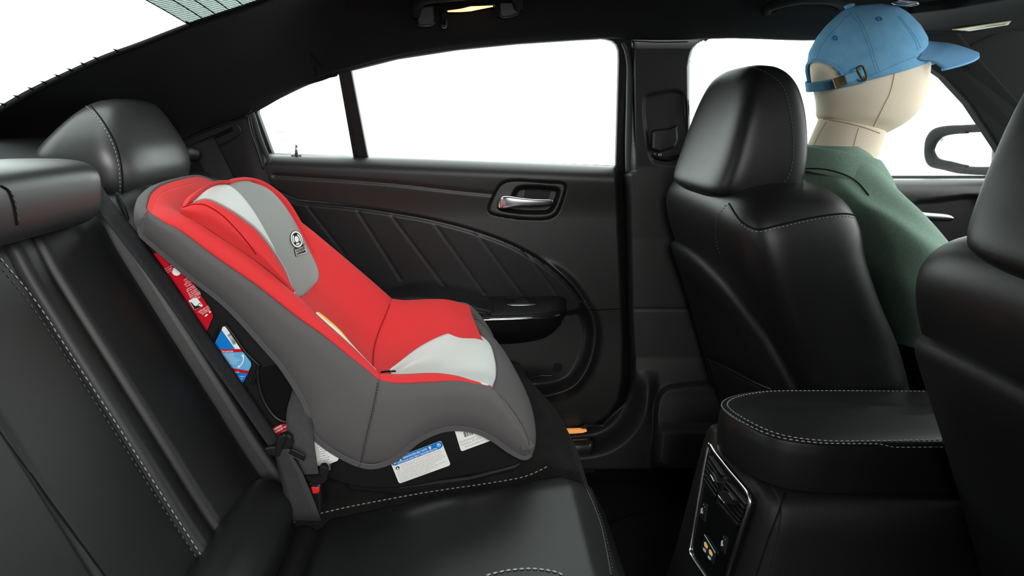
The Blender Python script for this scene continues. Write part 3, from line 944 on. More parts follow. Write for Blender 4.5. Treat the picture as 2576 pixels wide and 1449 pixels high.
tube('crease_line', on([bb], [(0, 1088), (60, 1170), (130, 1268), (200, 1362), (264, 1449)], 50, -.001), .0018, M['seam'], bench, n=6)
# lower lumbar roll at the foot of the centre back
lr = [sring(np.array(c), np.array(a), np.array(b), 2.4, 32) for c, a, b in (
      ((-.345, .60, .378), (.04, 0, -.03), (.035, 0, .045)), ((-.338, .70, .378), (.042, 0, -.03), (.038, 0, .047)), ((-.338, .85, .378), (.042, 0, -.03), (.038, 0, .047)),
      ((-.345, .95, .375), (.036, 0, -.026), (.032, 0, .04)), ((-.352, .985, .372), (.018, 0, -.014), (.016, 0, .02)))]
ringsmesh('lumbar_roll', crk(lr, 33), M['leather_rear'], bench)

# seat cushion
def cush_z(X, Y):
    base = np.interp(X, [-.36, -.30, -.25, -.08, .07, .14, .175, .195, .20], [.29, .325, .338, .372, .397, .408, .398, .36, .30])
    up = .042 * sm((1.0 - Y) / .11) * sm((X + .24) / .2)
    return base + up
def cushion(name, ys, material, fx, xr=-.33, **kw):
    prof_x = np.concatenate([np.linspace(xr, .12, 50), np.linspace(.125, .175, 12), np.linspace(.178, .205, 10)])
    V = []
    for Y in ys:
        sx = fx(Y)
        for X in prof_x:
            V.append((X + sx * sm((X + .2) / .35), Y, float(cush_z(X, Y)) + kw.get('dz', lambda a, b: 0)(X, Y)))
        V.append((prof_x[-1] + sx - .004, Y, .16))
    V = np.array(V)
    kw.pop('dz', None)
    f = facecam(V, gridfaces(len(ys), len(prof_x) + 1))
    return meshobj(name, V, f, material, bench, thick=.02, **kw)
ffar = lambda Y: -.07 * sm((Y - 1.12) / .36) ** 1.2
cf = cushion('outer_cushion', np.linspace(.995, 1.47, 70), M['suede'], ffar, dz=lambda X, Y: .012 * sm((Y - 1.0) / .03) * sm((.16 - X) / .1) - .006 * math.exp(-((Y - 1.0) / .008) ** 2), label='dusty black suede outer seat cushion')
cc = cushion('centre_cushion', np.linspace(.60, 1.0, 60), M['leather_rear'], lambda Y: 0, dz=lambda X, Y: -.010 * math.exp(-((Y - 1.0) / .010) ** 2) - .016 * math.exp(-((X + .262) / .012) ** 2) * sm((Y - .55) / .1), label='smooth black leather centre cushion')
cn = cushion('inner_cushion', np.linspace(.15, .60, 46), M['leather_rear'], lambda Y: 0, dz=lambda X, Y: .02 * sm((.60 - Y) / .03) * sm((.62 - Y) / .02) - .02 * math.exp(-((Y - .60) / .01) ** 2))
stitch('stitching', on([cc, cf], [(806, 1292), (870, 1277), (930, 1265), (1073, 1239), (1216, 1218), (1305, 1203), (1345, 1190), (1376, 1175)], 150, .001), cc, M['thread'], .0058, .0032, .0010)
pipe = on([cc], [(1410, 1178), (1437, 1183), (1462, 1208), (1484, 1250), (1502, 1294), (1514, 1330), (1527, 1390), (1537, 1447)], 70, .0006)
tube('piping', pipe, .0022, M['leather_rear'], cc, n=8, res=80)
stitch('stitching', on([cc], [(1445, 1182), (1469, 1208), (1490, 1250), (1508, 1294), (1520, 1330), (1533, 1390), (1543, 1447)], 70, .0006), cc, M['thread_d'], .0034, .003, .0006)
stitch('stitching', on([cn, cc], [(1224, 1449), (1250, 1442), (1287, 1435), (1341, 1432), (1394, 1439), (1419, 1449)], 60, .001), cc, M['thread'], .0058, .0026, .0012)

# headrests of the bench
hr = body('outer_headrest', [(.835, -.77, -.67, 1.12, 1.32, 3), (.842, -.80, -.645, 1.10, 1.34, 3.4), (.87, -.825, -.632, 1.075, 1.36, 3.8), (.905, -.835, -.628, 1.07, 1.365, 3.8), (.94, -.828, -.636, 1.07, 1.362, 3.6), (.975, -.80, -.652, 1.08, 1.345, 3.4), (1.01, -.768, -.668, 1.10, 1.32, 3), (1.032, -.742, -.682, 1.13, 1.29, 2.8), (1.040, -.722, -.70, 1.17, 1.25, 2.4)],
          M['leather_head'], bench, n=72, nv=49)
stitch('stitching', on([hr], [(203, 256), (235, 285), (262, 322), (283, 362), (296, 405), (301, 445), (302, 492)], 60, .0008), hr, M['thread'], .0046, .0034, .0008)
tube('headrest_seam', on([hr], [(212, 250), (244, 284), (270, 322), (291, 362), (303, 405), (308, 445), (309, 496)], 50, .0003), .0013, M['seam'], hr, n=6)
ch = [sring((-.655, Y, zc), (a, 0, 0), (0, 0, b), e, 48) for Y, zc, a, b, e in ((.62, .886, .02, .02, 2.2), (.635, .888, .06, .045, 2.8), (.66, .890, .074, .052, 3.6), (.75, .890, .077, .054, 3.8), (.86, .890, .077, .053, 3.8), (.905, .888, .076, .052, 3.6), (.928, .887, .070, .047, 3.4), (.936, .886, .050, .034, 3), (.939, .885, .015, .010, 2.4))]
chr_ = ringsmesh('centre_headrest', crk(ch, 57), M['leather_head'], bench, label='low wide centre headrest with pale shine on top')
tube('headrest_seam', on([chr_], [(2, 468), (20, 480), (32, 510), (38, 540), (42, 566)], 30, .0003), .0016, M['seam'], chr_, n=6)
stitch('stitching', on([chr_], [(10, 470), (28, 484), (40, 512), (46, 560)], 30, .0008), chr_, M['thread_d'], .0045, .0035, .0007)
# padded shoulder beside the outer headrest, with its own seam
tube('shoulder_roll', [(-.685, 1.335, .918), (-.672, 1.365, .922), (-.660, 1.395, .918)], [.014, .021, .016], M['leather_rear'], bench, n=20, res=16)
tube('shoulder_bolster', [(-.70, 1.36, .86), (-.64, 1.38, .84), (-.58, 1.39, .77), (-.54, 1.40, .70)], [.015, .042, .045, .045], M['leather_rear'], bench, n=20, res=20)
prism('headrest_tab', UL([(289, 486), (294, 484), (300, 492), (314, 526), (322, 552), (316, 552), (303, 530), (291, 505)], 1.055), (0, .006, 0), M['leather_rear'], bench, bevel=.002)

# ------------------------------------------------------------------ seat belts
bc = thing('seat_belt', 'black centre seat belt hanging loose across the rear backrest', 'seat belt', tuple(U(760, 1290, .95)))
ribbon('shoulder_webbing', UL([(228, 478, .945), (238, 514, .942), (300, 596, .945), (393, 720, .95), (500, 872, .955), (600, 1012, .955), (668, 1110, .95), (684, 1130, .948)]),
       UL([(252, 448, .985), (263, 480, .982), (354, 597, .985), (430, 700, .985), (525, 841, .985), (612, 968, .980), (680, 1072, .970), (702, 1102, .965)]), .0014, M['web'], bc, n=60)
ribbon('lap_webbing', UL([(690, 1130, .935), (694, 1158, .933), (710, 1225, .933), (722, 1292, .94), (724, 1310, .95)]), UL([(728, 1130, .925), (736, 1150, .922), (764, 1200, .922), (800, 1288, .93), (808, 1312, .95)]), .0014, M['web_lit'], bc, n=40)
tg = prism('tongue_grip', UL([(664, 1136), (666, 1128), (690, 1124), (700, 1096), (716, 1090), (732, 1098), (736, 1120), (726, 1142), (712, 1150), (690, 1150), (672, 1145)], .93), (0, .010, 0), M['plastic_s'], bc, bevel=.004)
prism('tongue_stem', UL([(696, 1100), (716, 1092), (720, 1100), (706, 1140), (692, 1146)], .924), (0, .008, 0), M['plastic_s'], bc, bevel=.002)
prism('tongue_plate', UL([(724, 1141), (734, 1130), (766, 1146), (768, 1152), (764, 1160), (756, 1158)], .915), (0, .003, 0), M['plastic_g'], bc, bevel=.0008)
tube('plate_edge', UL([(725, 1142), (745, 1152), (762, 1160)], .914), .0008, M['seal'], bc, n=6)
tube('plate_edge', UL([(734, 1131), (752, 1139), (766, 1147)], .914), .0007, M['seal'], bc, n=6)

bo = thing('seat_belt', 'black outer seat belt buckled through the child seat', 'seat belt', tuple(U(800, 1290, .95)))
ribbon('shoulder_webbing', UL([(480, 366, 1.425), (497, 398, 1.42), (527, 457, 1.41), (560, 522, 1.40), (600, 600, 1.39)]), UL([(536, 344, 1.435), (556, 383, 1.43), (592, 455, 1.42), (625, 520, 1.41), (660, 595, 1.40)]), .0014, M['web'], bo, n=30)
ribbon('lap_webbing', UL([(748, 940, 1.02), (733, 990, .985), (720, 1046, .962), (726, 1112, .95), (742, 1156, .944), (764, 1198, .942)]), UL([(790, 972, 1.02), (786, 1000, .99), (787, 1074, .962), (791, 1120, .95), (798, 1170, .944), (803, 1198, .942)]), .0014, M['web_lit'], bo, n=50, label='black woven lap strap coloured as lit')
prism('tongue_grip', UL([(766, 1198), (800, 1196), (803, 1174), (814, 1172), (821, 1177), (825, 1190), (823, 1208), (817, 1217), (806, 1221), (784, 1219), (772, 1212)], .938), (0, .012, 0), M['plastic'], bo, bevel=.004)
tube('webbing_slot', UL([(768, 1197), (790, 1198), (808, 1196)], .9375), .0016, M['seam'], bo, n=6)
prism('tongue_plate', UL([(776, 1217), (806, 1219), (803, 1228), (780, 1228)], .943), (0, .002, 0), M['steel'], bo)
prism('release_button', UL([(782, 1227), (802, 1228), (803, 1238), (800, 1242), (786, 1243)], .941), (0, .012, 0), M['button'], bo, bevel=.0015, label='red release button')
prism('buckle_body', UL([(776, 1224), (806, 1224), (808, 1250), (808, 1296), (784, 1296), (778, 1250)], .944), (0, .020, 0), M['plastic_s'], bo, bevel=.004)
prism('locking_clip_pin', sring(U(827, 1179, .945), (.0028, 0, 0), (0, 0, .0035), 2, 12), (0, .008, 0), M['steel'], bo)
# belt keeper under the centre headrest
lk = thing('belt_keeper_loop', 'glossy black loop below the centre headrest', 'belt loop', tuple(U(215, 540, .93)))
tube('loop', UL([(176, 548, .90), (196, 520, .905), (210, 506, .91), (228, 506, .925), (235, 516, .93), (230, 530, .93), (214, 538, .92), (196, 548, .905)]), .0052, M['plastic_g'], lk, n=10, closed=True, res=50)

# ------------------------------------------------------------------ child seat
cs = thing('child_car_seat', 'red and grey forward facing child car seat strapped to the rear bench', 'child seat', tuple(U(1000, 1220, 1.15)))
YC = 1.17
def mir(p, yaw=.097):
    p = np.asarray(p, float)
    d = YC - p[..., 1]
    out = p.copy()
    out[..., 0] -= 2 * d * yaw
    out[..., 1] = YC + d
    return out
Rp = [(376, 533), (417, 561), (455, 581), (545, 648), (647, 719), (750, 799), (809, 840), (878, 895), (920, 928), (954, 956), (1002, 964), (1085, 961), (1150, 958), (1195, 965), (1240, 977), (1292, 1033), (1323, 1085), (1332, 1128)]
Bp = [(354, 570), (356, 588), (378, 609), (468, 686), (571, 768), (670, 875), (718, 933), (772, 1024), (796, 1102), (906, 1168), (982, 1159), (1051, 1106), (1120, 1078), (1189, 1080), (1240, 1102), (1285, 1133), (1318, 1149), (1333, 1141)]
Cp = [(381, 528), (430, 533), (478, 550), (560, 601), (650, 662), (745, 741), (800, 793), (870, 857), (920, 906), (952, 940), (1009, 941), (1092, 938), (1150, 946), (1190, 960), (1236, 973)]
Sp = [(-.5655, .873), (-.54, .847), (-.515, .82), (-.455, .755), (-.39, .69), (-.325, .622), (-.29, .585), (-.25, .545), (-.225, .522), (-.205, .508), (-.165, .503), (-.09, .513), (-.03, .521), (.0, .525), (.032, .527)]
R3 = [U(x, y, .956) for x, y in Rp]
B3 = [U(x, y, .968) for x, y in Bp]
def side_rows(i0, i1, flip=False):
    rows = []
    R, B = np.array(R3[i0:i1]), np.array(B3[i0:i1])
    k = [(0, 0), (.06, -.006), (.3, -.014), (.7, -.013), (.93, -.003), (1, .008)]
    for t, dy in k:
        r = R * (1 - t) + B * t
        r[:, 1] += dy
        # a bulge keeps its traced place in the elevation
        k_ = r[:, 1] / (r[:, 1] - dy)
        r[:, 0] *= k_
        r[:, 2] = CZ - (CZ - r[:, 2]) * k_
        rows.append(mir(r) if flip else r)
    return rows
sp1 = loft('back_side_panel', side_rows(0, 10), M['grey'], cs, nu=26, nv=73, thick=.012, keep=True, label='charcoal grey fabric side of the back')
sp2 = loft('seat_side_panel', side_rows(9, 18), M['grey'], cs, nu=26, nv=65, thick=.012, keep=True, label='charcoal grey fabric side of the seat')
loft('back_side_panel', side_rows(0, 10, True), M['grey'], cs, nu=26, nv=73, thick=.012, keep=True, away=True)
loft('seat_side_panel', side_rows(9, 18, True), M['grey'], cs, nu=26, nv=65, thick=.012, keep=True, away=True)
def bind(pts, par):
    T_ = np.gradient(pts, axis=0); T_[:, 1] = 0; T_ /= np.linalg.norm(T_, axis=1)[:, None]
    out_ = np.stack([-T_[:, 2], 0 * T_[:, 0], T_[:, 0]], -1) * -1
    for k in range(4):
        tube('elastic_binding', pts + out_ * (.0024 * k - .0008) + np.array([0, .0008 * k, 0]), .0017, M['grey_b'], par, n=8, res=130)
bB = crk(np.array(B3), 137) + np.array([0, .002, 0])
bind(bB[:73], cs); bind(bB[72:], cs)
stitch('stitching', on([sp1, sp2], [(950, 962), (944, 1000), (934, 1045), (922, 1095), (910, 1150), (907, 1166)], 60, .0004), sp2, M['ink_d'], .0034, .0014, .0007)
tube('panel_seam', on([sp1, sp2], [(954, 956), (948, 1000), (938, 1045), (926, 1095), (914, 1150), (910, 1166)], 40, .0002), .0008, M['grey_b'], sp2, n=6)

# red padded tub (back and seat): rim, inner walls, middle
def tub_rows(i0, i1):
    rows = [[] for _ in range(15)]
    for i in range(i0, i1):
        R = U(*Rp[i], .958); C = U(*Cp[i], .988)
        S = np.array([Sp[i][0], YC, Sp[i][1]])
        o = (R + C) / 2 + (C - R) * 0; o[1] = .965; 
        d = C - S; d[1] = 0
        o += d / (np.linalg.norm(d) + 1e-9) * .007
        near = [R, o, C]
        for t, y in ((.30, 1.012), (.62, 1.035), (.88, 1.075)):
            w = C * (1 - t) + S * t; w[1] = y
            near.append(w)
        s1 = S + d * .03; s1[1] = 1.12
        near.append(s1)
        col = near + [S] + [mir(p) for p in near[::-1]]
        for k, p in enumerate(col): rows[k].append(p)
    return rows
tb = loft('back_padding', tub_rows(0, 10), M['red'], cs, nu=57, nv=73, thick=.008, keep=True, label='red fabric back lining')
tsr = tub_rows(9, 15)
ts = loft('seat_padding', tsr, M['red'], cs, nu=57, nv=61, thick=.008, keep=True, label='red fabric seat lining')
crease = [np.array(r[0]) for r in tsr]
tube('crease_seam', np.array(crease[2:-2]) + np.array([.001, 0, .0015]), .0011, mat('dark_red_seam', srgb(170, 30, 35), .95, spec=.05), ts, n=6, res=60)
# closing top of the back: outer grey behind, red over the edge
top_in = [np.array(r[0]) for r in tub_rows(0, 10)]
tl = [p + np.array([-.004, 0, .004]) for p in top_in[::1]]
t0 = np.array(top_in)
Ytt = t0[:, 1]
endk = np.clip(np.minimum(Ytt - Ytt.min(), Ytt.max() - Ytt) / .05, 0, 1) ** .6
arch = .020 * np.sin(np.pi * np.clip((Ytt - .96) / .42, 0, 1))
t1 = t0 + np.stack([-.010 * endk, 0 * arch, arch * .45 + .001], -1)
t2 = t0 + np.stack([-.022 * endk - .006, 0 * arch, arch * .5 - .006], -1)
t3 = t0 + np.stack([-.024 * endk - .004, 0 * arch, arch * .2 - .026 * endk - .006], -1)
t4 = t0 + np.stack([-.010 * endk, 0 * arch, -.055 * endk - .008], -1)
loft('top_edge', [t0, t1], M['red'], cs, nu=8, nv=50, thick=.004, keep=False)
loft('back_top_panel', [t1, t2, t3, t4], M['grey'], cs, nu=16, nv=50, thick=.004)

# silver seat insert
insr = [UL([(1199, 829, 1.352), (1154, 834, 1.325), (1102, 851, 1.285), (1051, 879, 1.235), (1009, 912, 1.18), (980, 934, 1.13)]),
        UL([(1232, 862, 1.265), (1180, 866, 1.25), (1125, 878, 1.22), (1072, 897, 1.19), (1022, 921, 1.15), (982, 938, 1.11)]),
        UL([(1246, 906, 1.165), (1196, 908, 1.155), (1140, 912, 1.145), (1088, 920, 1.13), (1032, 932, 1.11), (984, 941, 1.095)]),
        UL([(1248, 945, 1.06), (1198, 944, 1.06), (1145, 942, 1.06), (1092, 942, 1.06), (1034, 943, 1.06), (985, 944, 1.07)]),
        UL([(1241, 976, .967), (1192, 962, .985), (1142, 952, 1.0), (1090, 948, 1.02), (1030, 946, 1.045), (986, 946, 1.06)])]
insr2 = []
for r in insr:
    rr = cr(r, 20)
    out = []
    for p in rr:
        px, py = CX + p[0] / p[1] * F, CY + (CZ - p[2]) / p[1] * F
        h = hit([ts], px, py, .004)
        out.append(h if (h is not None and np.linalg.norm(h - p) < .07 and h[1] > p[1] - .025) else p)
    out = np.array(out)
    k = np.array([.25, .5, .25])
    for _ in range(2):
        q = out.copy()
        q[1:-1] = (out[:-2] + 2 * out[1:-1] + out[2:]) / 4
        out = q
    insr2.append(out)
si = loft('seat_insert', insr2, M['grey_l'], cs, nu=33, nv=51, thick=.006, label='pale silver fabric seat insert')
tube('crotch_slot', on([si, ts], [(958, 938), (975, 936), (995, 936)], 10, .001), .0022, M['ink_d'], cs, n=8, flat=.5)
# front lip
F1 = [(1240, 977, .963), (1248, 945, 1.06), (1246, 906, 1.165), (1230, 860, 1.265), (1190, 802, 1.36)]
F1b = [(1262, 996, .960), (1268, 962, 1.05), (1266, 915, 1.165), (1248, 864, 1.28), (1206, 808, 1.368)]
F2 = [(1294, 1035, .958), (1302, 1000, 1.04), (1298, 945, 1.165), (1272, 888, 1.29), (1230, 836, 1.370)]
F3 = [(1324, 1086, .958), (1336, 1062, 1.03), (1333, 1010, 1.165), (1305, 955, 1.29), (1262, 900, 1.365)]
F4 = [(1333, 1130, .962), (1347, 1112, 1.03), (1343, 1065, 1.165), (1312, 1010, 1.29), (1272, 950, 1.365)]
F5 = [(1326, 1148, .975), (1338, 1148, 1.035), (1336, 1100, 1.165), (1308, 1040, 1.29), (1270, 975, 1.36)]
fr = loft('front_lip', [UL(r) for r in (F1, F1b, F2, F3, F4, F5)], M['grey'], cs, nu=36, nv=50, thick=.010, label='grey fabric front edge of the seat')
tube('lip_seam', [p for p in UL([(1240, 978, .958), (1268, 1003, .950), (1294, 1036, .946), (1312, 1064, .946), (1324, 1088, .947), (1331, 1115, .952), (1333, 1132, .958)])], .0010, M['grey_b'], fr, n=6, res=50)
tube('insert_seam', UL([(1241, 975, .961), (1249, 945, 1.058), (1247, 906, 1.163), (1233, 862, 1.263), (1201, 829, 1.352)]), .0011, M['grey_b'], si, n=6, res=50)

# head pillow
hp_near = [UL([(452, 540, .995), (519, 575, .99), (570, 609, .99), (622, 643, .99), (668, 676, .99), (706, 707, .99), (737, 734, .992)]),
           UL([(454, 528, .982), (520, 545, .978), (566, 573, .976), (612, 608, .976), (655, 642, .978), (700, 688, .980), (737, 733, .990)]),
           UL([(459, 521, .984), (519, 520, .980), (560, 543, .978), (606, 580, .978), (650, 623, .980), (703, 680, .984), (737, 732, .990)]),
           UL([(476, 514, .990), (520, 507, .988), (560, 525, .987), (606, 556, .988), (653, 598, .990), (708, 672, .994), (737, 731, .994)]),
           UL([(487, 509, 1.0), (520, 502, 1.0), (560, 519, 1.0), (606, 548, 1.0), (653, 588, 1.002), (708, 665, 1.006), (737, 730, 1.0)])]
nw = loft('head_pillow_bolster', hp_near, M['red'], cs, nu=33, nv=49, thick=.004, keep=True, label='red bolster of the head pillow')
tube('bolster_seam', on([nw], [(459, 522), (490, 514), (519, 517), (558, 541), (596, 579), (622, 609), (645, 640)], 40, .0003), .0009, mat('dark_red_seam', srgb(140, 16, 22), .95, spec=.05), nw, n=6)
hp_in = [hp_near[-1],
         UL([(487, 507.5, 1.010), (522, 501, 1.010), (564, 519, 1.010), (610, 548, 1.010), (658, 589.5, 1.011), (713, 667, 1.012), (738, 731, 1.008)]),
         UL([(489, 511, 1.03), (523, 506, 1.03), (564, 525, 1.03), (609, 556, 1.03), (656, 598, 1.03), (711, 676, 1.03), (738, 736, 1.02)])]
loft('head_pillow_edge', hp_in, M['grey_m'], cs, nu=9, nv=49, thick=.0015, keep=True, label='silver edge of the head pillow bolster')
ce = [UL([(484, 513, 1.035), (530, 540, 1.06), (580, 572, 1.06), (630, 612, 1.06), (690, 680, 1.06), (740, 742, 1.06)]),
      UL([(490, 503, 1.05), (545, 512, 1.09), (595, 545, 1.10), (640, 590, 1.10), (695, 665, 1.10), (742, 744, 1.09)]),
      UL([(512, 483, 1.08), (562, 492, 1.11), (605, 520, 1.125), (646, 568, 1.125), (698, 655, 1.12), (744, 746, 1.11)]),
      UL([(543, 466, 1.12), (578, 470, 1.14), (612, 498, 1.15), (650, 550, 1.15), (700, 645, 1.145), (746, 747, 1.13)]),
      UL([(566, 463, 1.16), (584, 471, 1.172), (618, 506, 1.18), (656, 568, 1.18), (702, 650, 1.17), (748, 748, 1.15)])]
loft('head_pillow_centre', ce, M['grey_l'], cs, nu=25, nv=46, thick=.025, mats=[M['grey_l'], M['red']], keep=True, label='silver centre of the head pillow')
fa = [UL([(567, 463, 1.168), (585, 472, 1.176), (619, 508, 1.182), (657, 569, 1.182), (703, 652, 1.172), (749, 748, 1.152)]),
      UL([(585, 456, 1.20), (613, 468, 1.215), (650, 510, 1.225), (690, 580, 1.225), (727, 662, 1.21), (752, 748, 1.165)]),
      UL([(604, 455, 1.235), (643, 468, 1.255), (682, 512, 1.265), (722, 590, 1.265), (755, 672, 1.25), (757, 747, 1.18)]),
      UL([(622, 455, 1.268), (668, 473, 1.288), (711, 517, 1.295), (750, 598, 1.297), (780, 680, 1.285), (765, 743, 1.205)]),
      UL([(632, 457, 1.295), (682, 480, 1.31), (727, 533, 1.318), (770, 612, 1.32), (803, 690, 1.305), (778, 733, 1.25)])]
fw = loft('head_pillow_wing', fa, M['grey_m'], cs, nu=33, nv=51, thick=.022, mats=[M['grey_m'], M['red']], keep=True, label='grey wing of the head pillow with a printed badge')
edge = UL([(571, 460, 1.17), (596, 453, 1.22), (627, 452, 1.285), (660, 461, 1.31), (699, 487, 1.32), (726, 516, 1.325), (757, 568, 1.33), (784, 622, 1.33), (803, 661, 1.328), (811, 688, 1.318), (806, 712, 1.305), (790, 731, 1.27)])
loft('head_pillow_rim', [fa[-1], (cr(fa[-1], 12) * .5 + cr(edge[2:], 12) * .5), edge[2:]], M['red'], cs, nu=7, nv=40, thick=.004)
tube('head_pillow_piping', edge, .0048, M['red'], cs, n=10, res=60)
pb = [UL([(455, 528, 1.0), (468, 500, 1.02), (505, 474, 1.07), (540, 461, 1.11), (572, 460, 1.16)]), UL([(470, 520, 1.01), (489, 505, 1.03), (517, 480, 1.08), (545, 466, 1.12), (572, 463, 1.165)])]
pb.insert(1, (pb[0] + pb[1]) / 2 + np.array([.006, -.004, .006]))
loft('head_pillow_border', pb, M['red'], cs, nu=9, nv=30, thick=.003)
# badge printed on the wing
def badge(polys, material, name, lift):
    v, f = [], []
    for P in polys:
        k = len(v); ok = True; pts = []
        for x, y in P:
            h = hit([fw], x, y, lift)
            if h is None: ok = False; break
            pts.append(h)
        if ok:
            v += pts; f.append(tuple(range(k, k + len(pts))))
    if f: meshobj(name, v, f, material, fw, smooth=False, kind='stuff')
bx, by, ba, bb_ = 744.5, 602.5, 14.5, 21.0
ang = math.radians(-14)
def el(t, k): 
    x, y = ba * k * math.cos(t), bb_ * k * math.sin(t)
    return (bx + x * math.cos(ang) - y * math.sin(ang), by + x * math.sin(ang) + y * math.cos(ang))
def ringp(k0, k1, a0=0, a1=360, n=36):
    t = np.radians(np.linspace(a0, a1, n + 1))
    return [[el(t[i], k0), el(t[i+1], k0), el(t[i+1], k1), el(t[i], k1)] for i in range(n)]
dark = ringp(0.02, 1.08) + [[(738 + 26 * a / 8 + 4.5 * b / 5, 626 - 12 * a / 8 + 20 * b / 5) for a, b in ((i, j), (i + 1, j), (i + 1, j + 1), (i, j + 1))] for i in range(8) for j in range(5)]
badge(dark, M['ink_d'], 'badge_backing', .0012)
lite = ringp(.80, 1.0) + ringp(.02, .38, n=24) + ringp(.50, .70, 150, 235, 12) + ringp(.50, .70, -60, 35, 14) + ringp(.50, .70, 60, 118, 8)
def band(a, b, w=1.0):
    d = np.array(b, float) - a; n = np.array([-d[1], d[0]]); n = n / np.linalg.norm(n) * w / 2
    return [tuple(np.array(a) + n), tuple(np.array(b) + n), tuple(np.array(b) - n), tuple(np.array(a) - n)]
fr_ = [(740.5, 627.5), (744, 643.5), (769, 634.8), (764, 618)]
for i in range(3): lite.append(band(fr_[i], fr_[i+1], 1.1))
badge(lite, M['white'], 'badge_print', .0018)
tv = []
for body_, a, b in (('SIDE IMPACT', (743.5, 633.8), (763.8, 623.6)), ('PROTECTION', (745, 640), (766, 630.5))):
    v, f = text_tris(body_)
    x0, x1 = v[:, 0].min(), v[:, 0].max()
    ex = (np.array(b) - a) / (x1 - x0); ey = np.array([ex[1] * 0 - 1.2, -5.2]) / .72
    for q in f:
        tv.append([tuple(np.array(a) + ex * (v[i, 0] - x0) + ey * v[i, 1]) for i in q])
badge(tv, M['white'], 'badge_lettering', .0019)

# black moulded shell
SH = [(360, 612), (420, 634), (500, 690), (590, 770), (670, 862), (730, 940), (775, 1030), (800, 1100), (860, 1150), (940, 1162), (1000, 1130), (1060, 1085), (1140, 1060), (1230, 1075), (1310, 1130), (1318, 1160), (1230, 1188), (1130, 1205), (1010, 1228), (900, 1226), (830, 1205), (770, 1180), (720, 1140), (660, 1065), (600, 985), (540, 895), (480, 800), (420, 710), (375, 640)]
sh3 = UL([(x, y, 1.003) for x, y in SH])
sho = prism('shell', cr(sh3, 120, True), mir(np.array([[0, 1.003, 0]]))[0] - np.array([0, 1.003, 0]) , M['shell'], cs, bevel=.006, label='black moulded plastic shell')
# frame of the belt opening and ribs on the shell
tube('belt_opening_frame', UL([(650, 920), (650, 960), (662, 1004), (684, 1040), (704, 1057), (724, 1063)], 1.0), .0035, M['shell'], cs, n=10, res=50)
prism('belt_opening_shade', UL([(660, 925), (700, 915), (745, 960), (760, 1030), (740, 1060), (704, 1052), (686, 1036), (666, 1000), (656, 960)], 1.001), (0, .0005, 0), M['seam'], cs)  # flat black sheet standing in for the shade inside the recess
tube('shell_rib', UL([(566, 816), (590, 846), (616, 884), (640, 908), (650, 918)], .999), .0022, M['shell'], cs, n=8)
tube('shell_rib', UL([(548, 820), (541, 845), (534, 872)], .999), .002, M['shell'], cs, n=8)
tube('shell_rib', UL([(652, 915), (645, 940), (636, 965)], .999), .003, M['shell'], cs, n=8)
prism('base_foot', UL([(860, 1200), (1010, 1222), (1180, 1200), (1312, 1165), (1300, 1185), (1150, 1222), (1010, 1246), (880, 1236)], 1.01), (0, .3, 0), M['shell'], cs, bevel=.004)

# ---- labels stuck on the shell
YL = .9985
def label_plate(name, pts, material, Y=YL, par=cs, n=None, label=None):
    return prism(name, UL(pts, Y), (0, .0008, 0), material, par, label=label)
def rrect(TL, TR, BR, BL, r=.12):
    C = [np.array(p, float) for p in (TL, TR, BR, BL)]
    out = []
    for i in range(4):
        p, a, b = C[i], C[i-1], C[(i+1) % 4]
        L = min(np.linalg.norm(a - p), np.linalg.norm(b - p)) * r
        u = (a - p) / np.linalg.norm(a - p) * L; w = (b - p) / np.linalg.norm(b - p) * L
        for t in np.linspace(0, 1, 6):
            q = (1-t)**2 * (p + u) + 2*t*(1-t) * p + t*t * (p + w)
            out.append(tuple(q))
    return out
# rear-facing belt path label
TL, TR, BR, BL = (980, 1158), (1110, 1108.5), (1134, 1170), (1004, 1217)
lb = label_plate('belt_path_label', rrect(TL, TR, BR, BL, .1), M['white'], label='white belt path label with a blue header')
def frame(TL, TR, BL, Y=YL): return U(*TL, Y), U(*TR, Y), U(*BL, Y)
pr = Print(*frame(TL, TR, BL), .0005)
hd = [(.0, .04), (.03, 0), (.96, 0), (1, .06), (1, .14), (.985, .22), (.94, .27), (.06, .27), (.02, .22), (0, .14)]
pr.poly(hd); pr.build('blue_header', M['blue'], lb)
pr = Print(*frame(TL, TR, BL), .0010)
pr.text('REAR-FACING BELT PATH', .245, .135, .085, .46, True)
pr.text('LATCH: Lower Anchor Belt or Vehicle Belt Goes Here', .12, .235, .072, .76, True)
pr.disc(.075, .12, .035, .022); pr.disc(.93, .12, .035, .027); pr.disc(.075, .12, .012); pr.disc(.93, .11, .015)
for cx in (.19, .765):
    pr.poly([(cx, .02), (cx + .035, .085), (cx + .014, .085), (cx + .014, .155), (cx - .014, .155), (cx - .014, .085), (cx - .035, .085)])
pr.build('header_print', M['white'], lb)
pr = Print(*frame(TL, TR, BL), .0005)
L = ["This child restraint system conforms to all applicable Federal motor", "vehicle safety standards.", None,
     "reasons. You must register this child restraint to be reached in a recall. Send", "your name, address and the restraint's model number and manufacturing date",
     "to Dorel Juvenile Group, Inc., P.O. Box 2609, Columbus, IN 47202, Attn:", "Consumer Care or call 1-800-544-1108 or register online at",
     "www.djgusa.com/registration/carseats/us. For recall information, call the U.S.", "Government's Vehicle Safety Hotline at 1-888-327-4236 (TTY:", "1-800-424-9153), or go to http://www.NHTSA.gov"]
wd = [.79, .27, 0, .90, .92, .84, .70, .90, .74, .58]
for i, (s, w) in enumerate(zip(L, wd)):
    if s: pr.text(s, .145 if i < 2 else .04, .355 + i * .0685, .042, w)
pr.text('Child restraints could be recalled for safety', .40, .355 + 2 * .0685, .042, .50)
pr.build('body_print', M['ink'], lb)
pr = Print(*frame(TL, TR, BL), .0005)
pr.text('This restraint is Certified for Use in Motor', .435, .355 + .0685, .042, .50)
